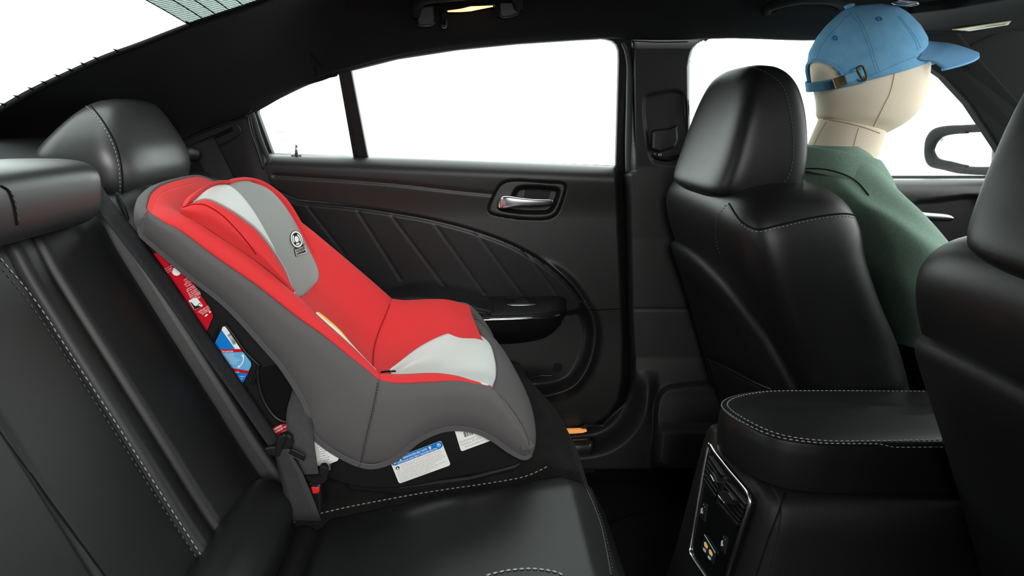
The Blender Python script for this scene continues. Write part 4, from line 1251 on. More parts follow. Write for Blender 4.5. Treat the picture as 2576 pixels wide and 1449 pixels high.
pr.text('Vehicles and Aircraft.', .145, .355 + 2 * .0685, .042, .235)
pr.build('red_print', M['salmon'], lb)
pr = Print(*frame(TL, TR, BL), .0005)
pr.disc(.085, .40, .036); pr.build('aircraft_mark', M['ink_d'], lb)
pr = Print(*frame(TL, TR, BL), .0010)
pr.poly([(.080, .335), (.090, .335), (.093, .395), (.117, .43), (.117, .445), (.09, .43), (.088, .45), (.097, .465), (.073, .465), (.082, .45), (.08, .43), (.053, .445), (.053, .43), (.077, .395)])
pr.build('aircraft_icon', M['white'], lb)

# white model label behind the front arch
TL, TR, BR, BL = (1136, 1058), (1252, 1016), (1274, 1094), (1160, 1136)
lw = label_plate('model_label', rrect(TL, TR, BR, BL, .07), M['white'], label='white model number label with a barcode')
pr = Print(*frame(TL, TR, BL), .0006)
pr.bars(.16, .46, .60, .62, 26)
pr.text('Model #', .17, .32, .07, .22, True); pr.text('L#62', .28, .41, .06)
pr.build('barcode', M['ink_d'], lw)
pr = Print(*frame(TL, TR, BL), .0006)
pr.text('Dorel Juvenile Group • 2525 State', .03, .74, .06, .80); pr.text('Columbus, IN 47201 • 1-800-544', .03, .83, .06, .74); pr.text('www.coscokids.com • 4360-7200', .10, .92, .055, .68)
pr.build('address_print', M['ink'], lw)

# red tether warning label
RL = [(382, 640), (402, 632), (428, 657), (468, 688), (500, 735), (533, 785), (536, 796), (519, 836), (480, 790), (430, 716), (395, 668)]
lr_ = label_plate('tether_label', RL, M['redink'], label='red tether warning label with white print')
a, b = np.array([424.0, 668.0]), np.array([520.0, 822.0])
TL_, TR_, BL_ = (404, 690), (470, 652), (478, 806)
pr = Print(U(*TL_, YL), U(*TR_, YL), U(*BL_, YL), .0006)
# frame: x along the rows (up-right), y down the label
prr = [(-.02, .02, 'the back 1 year'), (.10, .06, '')]
rows_ = [(.36, .14, 'may remove top'), (.42, .12, 'tether.'), (.47, .26, 'child or all at'), (.53, .22, 'shoulders.'), (.60, .30, 'Lower Anchor'), (.65, .34, 'Belt with Tether'), (.71, .34, 'Do not install by'), (.76, .36, 'this method for a'), (.81, .38, 'child weighing'), (.86, .36, 'more than 40 lbs'), (.92, .22, '(18 kg).')]
for y, w, s in rows_:
    pr.text(s, .62 - w * .55, y * .72 + .06, .030, w * 1.0)
for y in (-.06, -.02, .02):
    pr.text('belt 1 year', .15, y + .03, .026, .34)
pr.disc(.50, .10, .145)
pr.text('Lap/Shoulder Belt', .38, .955, .030, .40); pr.text('with Tether up to', .42, .990, .030, .36); pr.text('65 lb (29 kg)', .45, 1.025, .030, .28)
pr.poly([(.48, 1.07), (.56, 1.05), (.62, 1.06), (.60, 1.075), (.52, 1.085)]); pr.poly([(.66, 1.05), (.72, 1.035), (.76, 1.05), (.70, 1.065)])
pr.build('white_print', M['white'], lr_)
ic = label_plate('seat_icon', rrect((474, 756), (494, 748), (511, 770), (489, 780), .15), M['white'], Y=YL - .001, par=lr_)
ic2 = prism('icon_dark_part', UL([(478, 761), (487, 774), (489, 779), (506, 772), (500, 769), (492, 771)], YL - .0018), (0, .0004, 0), M['ink_d'], lr_)  # black printed part of the seat icon
tube('icon_line', UL([(479, 760), (484, 764), (489, 771), (496, 769), (502, 763), (506, 766)], YL - .0018), .0005, M['ink_d'], lr_, n=5)
tube('icon_line', UL([(419, 672), (432, 666), (444, 664)], YL - .0012), .0006, M['redink'], lr_, n=5)
tube('icon_line', UL([(433, 683), (434, 672), (438, 664), (441, 660)], YL - .0012), .0006, M['redink'], lr_, n=5)
tube('icon_line', UL([(426, 668), (427, 661), (433, 659), (437, 664), (434, 671), (428, 672)], YL - .0012), .0004, M['ink_d'], lr_, n=5, closed=True)

# blue level line label
BLb = [(557.5, 830), (560, 822.5), (565, 821), (568, 823), (605.5, 878.5), (630, 910), (632, 916), (631, 922), (607.5, 969.5), (575, 925), (536, 872)]
lv = label_plate('level_label', BLb, M['blue_l'], label='blue level line label with a curved white arrow')
def strip(pts, m, name, dz=.0010): return prism(name, UL(pts, YL - dz), (0, .0006, 0), m, lv)
strip([(557.5, 831), (590, 878), (538, 879), (536, 872)], M['blue'], 'blue_field')
strip([(557.5, 830), (560, 822.5), (565, 821), (568, 823), (605, 878), (591.5, 878)], M['white'], 'white_field')
strip([(545, 879.5), (605.7, 878.3), (611.5, 885.8), (551, 886.5)], M['redink'], 'level_stripe')
strip([(576, 925), (626.5, 933.5), (623.5, 940.5), (584, 934)], M['redink'], 'level_stripe')
strip([(584, 934.5), (623, 941), (607.5, 969), (592, 948)], M['blue'], 'blue_field')
TL_, TR_, BL_ = (540, 878), (612, 878), (540, 972)
pr = Print(U(*TL_, YL - .001), U(*TR_, YL - .001), U(*BL_, YL - .001), .0006)
pr.text('Top Level Line', .23, .075, .045, .42, True)
for i, (x, w, s) in enumerate(((.20, .50, 'Facing For Children'), (.24, .42, '5-40 lb (2.3-18 kg)'), (.32, .44, 'of shell as illustrated.'), (.36, .52, 'Adjust recliner between'), (.40, .40, 'level lines. Review'), (.46, .32, 'instructions.'))):
    pr.text(s, x, .155 + i * .049, .036, w)
pr.text('Top Level Line', .52, .63, .04, .34, True)
pr.text('For Children', .73, .745, .036, .32); pr.text('5-40 kg)', .76, .80, .036, .22); pr.text('rear', .82, .85, .03, .14)
pr.build('white_print', M['white'], lv)
tube('curved_arrow', UL([(611, 895), (613, 903), (611, 911), (606, 919), (600, 924)], YL - .0015), .0014, M['white'], lv, n=6)
prism('arrow_head', UL([(610.5, 890.5), (615.5, 897), (607, 897)], YL - .0016), (0, .0006, 0), M['white'], lv)
prism('arrow_head', UL([(596.5, 926), (600, 919), (604.5, 926)], YL - .0016), (0, .0006, 0), M['white'], lv)
pr = Print(U(572, 843, YL - .0012), U(580, 838, YL - .0012), U(588, 869, YL - .0012), .0006)
pr.bars(.05, .0, .95, 1.0, 24, vert=False); pr.build('barcode', M['ink_d'], lv)

# red forward-facing label and white label at the lower back
lf = label_plate('forward_label', [(684, 1080), (695, 1072), (708, 1067), (724, 1066), (724, 1104), (700, 1104), (690, 1094)], M['redink'], Y=.994, label='red forward facing belt path label')
pr = Print(U(688, 1080, .994), U(722, 1062, .994), U(692, 1096, .994), .0006)
pr.text('FORWARD-', .02, .22, .30, .62, True); pr.text('FACING BELT PATH', .05, .66, .30, .95, True); pr.text('anchor', .5, 1.1, .22, .4)
pr.build('white_print', M['white'], lf)
lo = label_plate('warning_label', [(786, 1088), (792, 1090), (800, 1104), (818, 1130), (850, 1146), (853, 1152), (849, 1159), (818, 1172), (798, 1172), (786, 1130)], M['white'], Y=.984, label='white warning label with a yellow corner')
prism('yellow_corner', UL([(786, 1088), (792, 1090), (798, 1101), (790, 1103)], .983), (0, .0006, 0), M['yellow'], lo)
pr = Print(U(796, 1112, .983), U(846, 1100, .983), U(806, 1172, .983), .0006)
for i, (s, w) in enumerate((('of this', .18), ('to this child', .24), ('to attach', .28), ('using more than', .40), ('if used with the', .34), ('if available or', .42), ('seats on this child', .50), ('is located in the', .46))):
    pr.text(s, .02, .16 + i * .095, .055, w)
pr.build('grey_print', M['ink'], lo)
# folded warning label sewn inside the near rim
ribbon('rim_label', UL([(794, 790, .988), (815, 808, .988), (846, 833, .988), (880, 868, .988), (915, 903, .988), (946, 931, .988)]), UL([(797, 784, 1.0), (822, 803, 1.002), (854, 830, 1.002), (886, 866, 1.0), (920, 903, .998), (946, 929, .992)]), .0008, M['white'], cs, n=30, label='white and yellow warning label inside the rim')
ribbon('rim_label_band', UL([(800, 786, .999), (822, 803, .999), (848, 825, .999), (872, 851, .998)]), UL([(802, 784.5, 1.002), (825, 802, 1.004), (853, 827, 1.004), (875, 852, 1.002)]), .0008, M['yellow'], cs, n=20)

# ------------------------------------------------------------------ body side behind the trims
bs = prism('wall_left', [(-1.3, 1.562, .10), (1.7, 1.562, .10), (1.7, 1.562, .85), (.545, 1.562, .85), (.535, 1.535, 1.0), (.50, 1.45, 1.20), (.37, 1.45, 1.20), (.375, 1.54, .9), (.378, 1.56, .862), (-.535, 1.562, .862), (-.56, 1.558, .92), (-.615, 1.51, 1.02), (-1.3, 1.51, 1.02)], (0, .03, 0), M['seam'])
tag(bs, 'black body side seen in the gap around the rear door', 'car body', kind=ENV)

# ------------------------------------------------------------------ front seats
HEAD = [(.845, .455, .53, 1.10, 1.30, 3), (.855, .436, .57, 1.07, 1.33, 3.6), (.875, .428, .592, 1.056, 1.345, 5), (.93, .446, .602, 1.054, 1.345, 5.5), (1.0, .469, .603, 1.062, 1.335, 5.5), (1.05, .487, .598, 1.075, 1.322, 5), (1.08, .50, .588, 1.09, 1.305, 4.2), (1.097, .515, .572, 1.11, 1.28, 3.4), (1.104, .53, .555, 1.14, 1.25, 2.8)]
BACK = [(.20, .60, .79, .96, 1.44, 5), (.32, .575, .765, .95, 1.452, 5), (.42, .548, .752, .948, 1.452, 5), (.52, .520, .732, .948, 1.452, 5), (.62, .490, .708, .948, 1.452, 5), (.70, .463, .676, .950, 1.450, 5), (.77, .440, .656, .955, 1.445, 5), (.82, .432, .654, .965, 1.435, 4.8), (.855, .44, .647, .985, 1.415, 4.2), (.875, .46, .634, 1.015, 1.385, 3.6), (.889, .49, .612, 1.06, 1.34, 2.8)]
def front_seat(label, dx, dy, driver):
    s = thing('front_seat', label, 'car seat', (.6 + dx, 1.2 + dy, .15), group='front seats')
    mv = lambda L: [(z, a + dx, b + dx, c + dy, d + dy, e) for z, a, b, c, d, e in L]
    bk = body('backrest', mv(BACK), M['leather'], s, n=96, nv=61)
    hd = body('headrest', mv(HEAD), M['leather'], s, n=80, nv=49)
    # stalks
    for y in (1.13, 1.27):
        tube('headrest_post', [(.535 + dx, y + dy, .80), (.53 + dx, y + dy, .90)], .006, M['steel'], s, n=10, res=6)
    # hard back shell: arched panel standing proud of the rear face, rolled edge
    def rear(Y, z):
        S = np.array(BACK)
        x0, x1, y0, y1, e = [np.interp(z, S[:, 0], S[:, k]) for k in range(1, 6)]
        t = min(abs((Y - (y0 + y1) / 2) / ((y1 - y0) / 2)), .9995)
        return (x0 + x1) / 2 - (x1 - x0) / 2 * (1 - t ** e) ** (1 / e)
    tp = cr([(-1.0, 0, .50), (-.93, 0, .545), (-.86, 0, .60), (-.75, 0, .648), (-.5, 0, .690), (-.1, 0, .716), (.3, 0, .725), (.8, 0, .718), (1.0, 0, .700)], 80)
    def top(Y):
        return float(np.interp((Y - 1.2) / .252, tp[:, 0], tp[:, 2])) + (0 if driver else .035)
    V = []
    ny, nz = 60, 50
    for j in range(nz):
        for i in range(ny):
            Y = 1.2 + (i / (ny - 1) * 2 - 1) * .2515
            z = .20 + (top(Y) - .20) * (j / (nz - 1))
            ed = min((top(Y) - z) / .022, (.2515 - abs(Y - 1.2)) / .016, 1)
            lift = .016 * math.sqrt(max(0, 1 - (1 - max(0, ed)) ** 2))
            hollow = .030 * sm((.21 - abs(Y - 1.2)) / .12) * sm((top(Y) - z - .03) / .10)
            V.append((rear(Y, z) - lift + float(hollow) * .5 + dx, Y + dy, z))
    sh = meshobj('back_shell', V, facecam(V, gridfaces(nz, ny)), M['plastic'], s, thick=.004, label='hard plastic seat back shell')
    # map pocket: slanting upper edge
    V = []
    ny, nz = 40, 20
    for j in range(nz):
        for i in range(ny):
            a = i / (ny - 1) * 2 - 1
            Y = 1.2 + a * .205
            zt = .50 - .05 * a * (1 if driver else 1) - .012 * a * a
            z = .24 + (zt - .24) * j / (nz - 1)
            b = .026 * (1 - a ** 4) * (.45 + .55 * j / (nz - 1))
            V.append((rear(Y, z) - .010 - b + .012 + dx, Y + dy, z))
    pk = meshobj('map_pocket', V, facecam(V, gridfaces(nz, ny)), M['leather_soft'], s, thick=.004)
    tube('pocket_hem', [V[(nz - 1) * ny + i] for i in range(0, ny, 3)], .0022, M['leather'], s, n=8)
    # seat cushion
    cu = body('cushion', [(.22, .62 + dx, 1.10 + dx, .96 + dy, 1.44 + dy, 5), (.30, .60 + dx, 1.14 + dx, .95 + dy, 1.45 + dy, 5), (.40, .60 + dx, 1.16 + dx, .95 + dy, 1.45 + dy, 5), (.44, .64 + dx, 1.15 + dx, .97 + dy, 1.43 + dy, 4), (.45, .70 + dx, 1.08 + dx, 1.03 + dy, 1.37 + dy, 3)], M['leather'], s, n=64, nv=25)
    box('seat_mount', (.66 + dx, 1.0 + dy, .155), (1.05 + dx, 1.4 + dy, .25), M['plastic_s'], s, bevel=.01)
    return s, bk, hd, sh
ds, dbk, dhd, dsh = front_seat('black leather front seat in front of the mannequin, seen from behind', 0, 0, True)
pseat, pbk, phd, psh = front_seat('black leather front seat cut off by the right picture edge', .060, -.72, False)
# seams of the driver seat
stitch('stitching', on([dbk], [(1830, 516), (1850, 548), (1872, 570), (1905, 583), (1960, 572), (2030, 556), (2100, 545), (2140, 546), (2168, 562), (2185, 590), (2194, 630), (2200, 690), (2210, 740), (2230, 780), (2256, 810)], 170, .0008), dbk, M['thread'], .0040, .0030, .0006)
tube('cover_seam', on([dbk], [(1834, 512), (1854, 544), (1876, 565), (1908, 577), (1960, 566), (2030, 550), (2100, 539), (2143, 540), (2172, 556), (2190, 590), (2200, 640)], 120, .0004), .0014, M['seam'], dbk, n=6, res=120)
stitch('stitching', on([dbk], [(1826, 516), (1806, 545), (1801, 575), (1803, 610), (1812, 640)], 40, .0008), dbk, M['thread_d'], .0030, .0034, .0006)
stitch('stitching', on([dhd], [(1800, 170), (1850, 164), (1900, 172), (1942, 192), (1970, 220), (1985, 270), (1995, 340), (1994, 400), (1985, 440), (1970, 458)], 120, .0008), dhd, M['thread_d'], .0040, .003, .0006)
stitch('stitching', on([pbk, phd], [(2240, 588), (2262, 570), (2290, 567), (2315, 578), (2335, 592)], 50, .0008), pbk, M['thread_d'], .0030, .0022, .0006)
stitch('stitching', on([pbk], [(2330, 600), (2305, 640), (2292, 690), (2296, 760), (2310, 800)], 50, .0008), pbk, M['thread_d'], .0030, .0030, .0005)

# ------------------------------------------------------------------ centre console
con = thing('centre_console', 'black centre console with stitched armrest lid and rear air vents', 'console', (.6, .84, .15))
XV0, ZV0, SV = .347, .515, .25
def xface(z): return XV0 - SV * (ZV0 - z)
# body: rings along X, rounded vertical section
secs = []
for x_off, w in ((0.0, .0), (.004, .016), (.016, .024), (.05, .028), (.3, .03), (.75, .03)):
    ring = []
    hw = .082 + w
    for y, z in [(-1, .16), (-1, .35), (-.99, .47), (-.96, .515), (-.80, .533), (0, .536), (.80, .533), (.96, .515), (.99, .47), (1, .35), (1, .16)]:
        flare = .012 * (.556 - z) / .4
        ring.append((xface(z) + x_off + .004, .828 + y * (hw + flare * .3), z))
    secs.append(cr(ring, 80, True))
cb = ringsmesh('console_body', crk(secs, 26), M['plastic'], con)
tube('corner_seam', on([cb], [(1975, 1240), (1958, 1290), (1935, 1350), (1915, 1410), (1903, 1448)], 40, .0003), .0011, M['seam'], cb, n=6)
# lid
lid_top = smoothpoly([(.46, .737), (.41, .741), (.374, .755), (.352, .785), (.344, .825), (.353, .868), (.378, .905), (.42, .932), (.48, .944), (.75, .946), (1.0, .94), (1.05, .85), (1.0, .75), (.75, .738)], 120)
cen = np.array([.68, .846])
lid = []
for k, (sc, z, dxx) in enumerate(((1.03, .538, 0), (1.035, .545, 0), (1.03, .562, 0), (1.01, .580, 0), (.985, .590, 0), (.965, .5955, 0), (.945, .5985, 0), (.80, .602, 0), (.4, .604, 0))):
    r = []
    for x, y in lid_top:
        d = np.array([x, y]) - cen
        q = cen + np.array([d[0] - np.sign(d[0]) * (1 - sc) * min(abs(d[0]), .11) * 1.0 if sc > .9 else d[0] * sc, d[1] * sc])
        if sc > .9:
            L = np.linalg.norm(d); n = d / L
            q = cen + d + n * (sc - 1) * .11
        r.append((q[0], q[1], z - .028 * sm((y - .78) / .18)))
    lid.append(r)
ld = ringsmesh('armrest_lid', crk(lid, 57), M['leather'], con, label='padded armrest lid with grey double stitching')
def ringline(sc, dz):
    out = []
    for x, y in lid_top:
        d = np.array([x, y]) - cen; n = d / np.linalg.norm(d)
        q = cen + d + n * (sc - 1) * .11
        r = bvh(ld).ray_cast(Vector((q[0], q[1], .8)), Vector((0, 0, -1)))
        if r[0] is not None: out.append(np.array(r[0]) + np.array([0, 0, dz]))
    return np.array(out + out[:1])
stitch('stitching', ringline(.90, .0006), ld, M['thread'], .0042, .0026, .0007)
stitch('stitching', ringline(.974, .0006), ld, M['thread'], .0042, .0026, .0007)
tube('lid_groove', ringline(.945, -.0002), .0014, M['seam'], ld, n=6, res=160)
# rear vent panel (frame coordinates on the sloping face)
fn = np.array([-1.0, 0, SV]); fn /= np.linalg.norm(fn)
def PV(px, py, lift=.0): return RP(px, py, np.array([XV0, 0, ZV0]) + fn * lift, fn)
def pvpoly(pts, lift): return np.array([PV(x, y, lift) for x, y in pts])
outl = [(1785, 1118), (1800, 1140), (1840, 1190), (1872, 1228), (1884, 1246), (1887, 1262), (1882, 1285), (1862, 1345), (1838, 1420), (1826, 1460), (1812, 1490), (1795, 1480), (1770, 1445), (1745, 1408), (1737, 1390), (1737, 1372), (1748, 1310), (1764, 1220), (1778, 1145)]
prism('vent_panel', pvpoly(outl, .003), fn * -.02, M['plastic_g'], con, bevel=.001)
P = cr(pvpoly(outl, .004), 120, True)
tube('chrome_frame', P, .0026, M['chrome'], con, closed=True, n=8, res=140, label='satin chrome frame around the rear vents')
def vent(quad, nsl):
    q = [np.array(p, float) for p in quad]     # TL TR BR BL
    prism('vent_well', pvpoly(quad, .0036), fn * -.004, M['seam'], con)
    for k in range(nsl):
        t = (k + .5) / nsl
        a = q[0] * (1 - t) + q[3] * t; b = q[1] * (1 - t) + q[2] * t
        w = (q[3] - q[0]) / nsl * .30
        prism('vent_slat', pvpoly([a - w, b - w, b + w * .3, a + w * .3], .0065), fn * -.004, M['plastic_s'], con, bevel=.0006)
vent([(1783, 1143), (1816, 1192), (1798, 1255), (1767, 1210)], 6)
vent([(1826, 1206), (1876, 1265), (1852, 1326), (1802, 1268)], 6)
prism('vent_divider', pvpoly([(1820, 1197), (1827, 1203), (1804, 1270), (1800, 1262)], .007), fn * -.006, M['plastic_s'], con, bevel=.001)
prism('vent_knob', pvpoly([(1784, 1186), (1792, 1186), (1803, 1208), (1802, 1215), (1796, 1214), (1785, 1194)], .014), fn * -.010, M['plastic_s'], con, bevel=.0015)
prism('vent_knob', pvpoly([(1808, 1237), (1815, 1233), (1832, 1238), (1846, 1258), (1838, 1262), (1836, 1268), (1824, 1267), (1807, 1244)], .014), fn * -.010, M['plastic_s'], con, bevel=.002)
tube('knob_edge', pvpoly([(1787, 1195), (1792, 1203), (1796, 1211)], .0145), .0008, M['chrome'], con, n=6)
tube('knob_edge', pvpoly([(1807, 1246), (1814, 1256), (1822, 1265)], .0145), .0009, M['chrome'], con, n=6)
for off, bx_ in (((0, 0), 0), ((51, 82), 1)):
    o = np.array(off)
    prism('seat_heater_button', pvpoly([np.array(p) + o for p in ((1768, 1264), (1778, 1270), (1771, 1312), (1759, 1298))], .0048), fn * -.003, M['plastic_s'], con, bevel=.0006)
    prism('heater_icon', pvpoly([np.array(p) + o for p in ((1763, 1279), (1767, 1277), (1766, 1286), (1768, 1287), (1767, 1292), (1762, 1291))], .0056), fn * -.0004, M['icon'], con)
    for k in range(2):
        c = np.array((1769 + 3 * k, 1268 + 6 * k)) + o
        prism('indicator_dot', pvpoly([c, c + (1.2, 1), c + (.8, 2.2), c + (-.4, 1.2)], .0056), fn * -.0004, M['icon'], con)
prism('usb_plate', pvpoly([(1772, 1345), (1799, 1390), (1792, 1421), (1763, 1376)], .0046), fn * -.003, M['plastic_s'], con, bevel=.0006)
tube('usb_plate_edge', pvpoly([(1772, 1345), (1786, 1368), (1799, 1390)], .005), .0006, M['icon'], con, n=5)
for o in ((0, 0), (12, 19)):
    o = np.array(o)
    prism('usb_port', pvpoly([np.array(p) + o for p in ((1771, 1364), (1774, 1363), (1779, 1374), (1778, 1380), (1772, 1374))], .0054), fn * -.001, M['gold'], con, label='lit usb port')
    prism('usb_mark', pvpoly([np.array(p) + o for p in ((1769, 1377), (1775, 1383), (1774, 1390), (1768, 1384))], .0054), fn * -.0006, M['icon'], con)
# front trim under the seats keeps the cabin dark
# ------------------------------------------------------------------ mannequin
mn = thing('mannequin', 'cream linen dress form head and torso in a green polo shirt', 'mannequin', (.78, 1.2, .45))
YM = 1.2
def lring(L, R, w, e=2.2, n=48, Y=YM):
    a, b = U(*L, Y), U(*R, Y)
    return sring((a + b) / 2, (b - a) / 2, (0, w, 0), e, n)
hs = [lring((2069, 296), (2214, 336), .056), lring((2066, 290), (2226, 330), .060), lring((2067, 280), (2254, 312), .070), lring((2067, 258), (2286, 282), .077), lring((2062, 230), (2305, 238), .081), lring((2056, 200), (2313, 200), .083), lring((2052, 150), (2316, 148), .084), lring((2064, 100), (2302, 100), .078), lring((2100, 62), (2262, 62), .056), lring((2160, 40), (2205, 40), .02)]
head = ringsmesh('head', crk(hs, 64), M['linen'], mn)
nk = [lring((2014, 420), (2160, 452), .063), lring((2030, 392), (2172, 425), .062), lring((2042, 368), (2185, 404), .060), lring((2058, 330), (2201, 366), .058), lring((2071, 298), (2213, 335), .057)]
neck = ringsmesh('neck', crk(nk, 30), M['linen'], mn)
tube('head_seam', on([head], [(2252, 158), (2248, 195), (2238, 235), (2225, 262), (2210, 292), (2192, 328)], 50, .0003), .0007, M['linen_s'], head, n=5, res=50)
tube('neck_seam', on([neck, head], [(2071, 299), (2100, 304), (2140, 312), (2180, 323), (2213, 335)], 40, .0004), .0008, M['linen_s'], neck, n=5)
tube('neck_dart', on([neck], [(2160, 322), (2152, 350), (2143, 385)], 20, .0003), .0005, M['linen_s'], neck, n=5)
tube('neck_dart', on([neck], [(2080, 306), (2062, 335), (2046, 368)], 20, .0003), .0005, M['linen_s'], neck, n=5)
# torso with polo shirt
tr_ = [(.948, .668, .762, 1.14, 1.26, 2.2), (.93, .655, .775, 1.125, 1.275, 2.2), (.90, .648, .785, 1.10, 1.30, 2.2), (.878, .645, .79, 1.075, 1.325, 2.2), (.858, .643, .795, 1.04, 1.36, 2.2), (.838, .645, .80, 1.005, 1.395, 2.3), (.80, .652, .83, .985, 1.415, 2.4), (.74, .668, .88, .98, 1.42, 2.6), (.68, .69, .91, .985, 1.415, 2.8), (.63, .70, .905, .99, 1.41, 2.8), (.612, .70, .90, .99, 1.41, 2.8)]
sh_ = body('polo_shirt', tr_, M['shirt'], mn, n=80, nv=61, label='heathered green polo shirt')
# soft folds
me = sh_.data
for vtx in me.vertices:
    c = vtx.co
    k = .005 * math.sin(c.z * 70 + c.x * 60 + 3 * math.sin(c.y * 14)) * max(0, min(1, (.93 - c.z) / .05)) * max(0, min(1, (c.z - .5) / .3))
    vtx.co.y -= k if c.y < YM else -k
    vtx.co.z += k * .5
GEO[sh_.name] = (np.array([tuple(v.co) for v in me.vertices]), GEO[sh_.name][1])
body('torso_base', [(.452, .73, .89, 1.02, 1.38, 2.8), (.47, .715, .90, 1.0, 1.40, 2.8), (.55, .71, .90, 1.0, 1.40, 2.8), (.625, .71, .895, 1.0, 1.40, 2.8)], M['headliner'], mn, n=48, nv=16, label='black lower torso')
# collar: stands round the neck and folds down
col_in = [lring((2024, 372), (2188, 408), .070, 2.2), lring((2016, 366), (2190, 402), .075, 2.2), lring((2008, 370), (2196, 408), .080, 2.2), lring((2000, 395), (2210, 440), .092, 2.3), lring((1994, 425), (2219, 476), .105, 2.4)]
co = ringsmesh('collar', crk(col_in, 25), M['shirt'], mn, cap=False, thick=.003)
tube('collar_seam', on([co, sh_], [(2000, 427), (2040, 424), (2085, 428), (2130, 442), (2160, 462), (2185, 492)], 40, .0006), .0014, M['shirt_s'], sh_, n=6)
# ------------------------------------------------------------------ cap
cp_ = thing('baseball_cap', 'light blue cotton baseball cap with bronze strap buckle on the mannequin head', 'cap', tuple(U(2180, 185, YM)))
S_ = YM / F
cd_, cn_ = np.array([.964, 0, .267]), np.array([-.267, 0, .964])
c0 = U(2178, 185, YM)
prof_b = [(-6, -139), (0, -138), (40, -130), (88, -110.6), (120, -82), (144, -51), (160, -22), (168, -6), (171, 3)]
prof_f = [(-6, 137), (0, 139), (50, 150), (84, 142), (120, 124), (145, 104), (160, 70), (168, 28), (171, 12)]
def crown_ring(h, n=72, out=0.0):
    l = np.interp(h, [p[0] for p in prof_b], [p[1] for p in prof_b]); r = np.interp(h, [p[0] for p in prof_f], [p[1] for p in prof_f])
    w = .094 * (1 - max(0, (h - 5) / 167) ** 2.5) ** .5 if h < 171.9 else .002
    w = max(w, .003)
    t = np.arange(n) / n * 2 * math.pi
    pts = []
    for a in t:
        u = (l + r) / 2 + (r - l) / 2 * math.cos(a)
        pts.append(c0 + cd_ * u * S_ + cn_ * (h * S_) + np.array([0, (w + out) * math.sin(a), 0]))
    return np.array(pts)
hts = np.concatenate([np.linspace(-6, 90, 22), np.linspace(96, 150, 16), np.linspace(153, 171, 10)])
rings = []
for h in hts: rings.append(crown_ring(h))
rings = np.array(rings)
# gentle puckers along the six panel seams
nr, nc = rings.shape[:2]
V = rings.reshape(-1, 3).copy()
f = gridfaces(nr, nc, cv=True)
# opening above the strap at the back: remove faces inside an arch
def in_arch(p):
    d = p - c0
    u = d @ cd_ / S_; h = d @ cn_ / S_; w = d[1]
    if u > -60: return False
    return (w / .058) ** 2 + ((h - 12) / 52) ** 2 < 1 and h > 12
f = [q for q in f if not in_arch(V[list(q)].mean(0))]
top = len(V); V = np.vstack([V, V[-nc:].mean(0)])
f += [(top, (nr - 1) * nc + j, (nr - 1) * nc + (j + 1) % nc) for j in range(nc)]
cs_ = 0
for q in f[::9]:
    p = V[list(q)]; cs_ += np.dot(np.cross(p[1] - p[0], p[2] - p[0]), p.mean(0) - (c0 + cn_ * .05))
if cs_ < 0: f = [tuple(reversed(q)) for q in f]
crown = meshobj('crown', V, f, M['cap'], cp_, thick=.002)
# edge binding of the arch
arch_p = []
for a in np.linspace(0, math.pi, 24):
    w = .060 * math.cos(a); h = 12 + 54 * math.sin(a)
    l = np.interp(h, [p[0] for p in prof_b], [p[1] for p in prof_b]); r = np.interp(h, [p[0] for p in prof_f], [p[1] for p in prof_f])
    ww = .094 * (1 - max(0, (h - 5) / 167) ** 2.5) ** .5
    u = (l + r) / 2 - (r - l) / 2 * math.sqrt(max(0, 1 - (w / ww) ** 2))
    arch_p.append(c0 + cd_ * u * S_ + cn_ * h * S_ + np.array([0, w, 0]))
tube('arch_binding', arch_p, .0028, M['cap'], cp_, n=8, res=50)
# panel seams: double rows of stitching
for pts in ([(2136, 30), (2160, 60), (2180, 105), (2192, 145), (2205, 186)], [(2150, 32), (2170, 62), (2188, 105), (2200, 145), (2212, 180)], [(2140, 32), (2112, 60), (2085, 90), (2064, 120), (2054, 150)], [(2258, 42), (2282, 72), (2302, 105), (2310, 130)], [(2264, 42), (2288, 72), (2308, 104), (2317, 125)]):
    P = on([crown], pts, 50, .0005)
    if len(P) > 4: stitch('stitching', P, crown, M['cap_s'], .0026, .0014, .0004)
P = on([crown], [(2062, 222), (2095, 222), (2140, 208), (2200, 186), (2260, 160), (2302, 142)], 80, .0006)
stitch('stitching', P, crown, M['cap_s'], .0028, .0016, .0004)
# eyelets
for ex, ey in ((2103, 97), (2211, 49)):
    h0 = hit([crown], ex, ey, .0022)
    tube('eyelet', [h0 + np.array([.0042 * math.cos(a), .0036 * math.sin(a) * .55, .0036 * math.sin(a)]) for a in np.linspace(0, 6.283, 13)[:-1]], .0014, M['cap_s'], cp_, closed=True, n=6)
# button on top
bt = hit([crown], 2141, 26, 0)
bt = c0 + cn_ * 172 * S_ + cd_ * 6 * S_
ringsmesh('top_button', [sring(bt + cn_ * h, cd_ * r, (0, r, 0), 2, 24) for h, r in ((-.002, .008), (.002, .0098), (.005, .009), (.0065, .005), (.007, .001))], M['cap'], cp_)
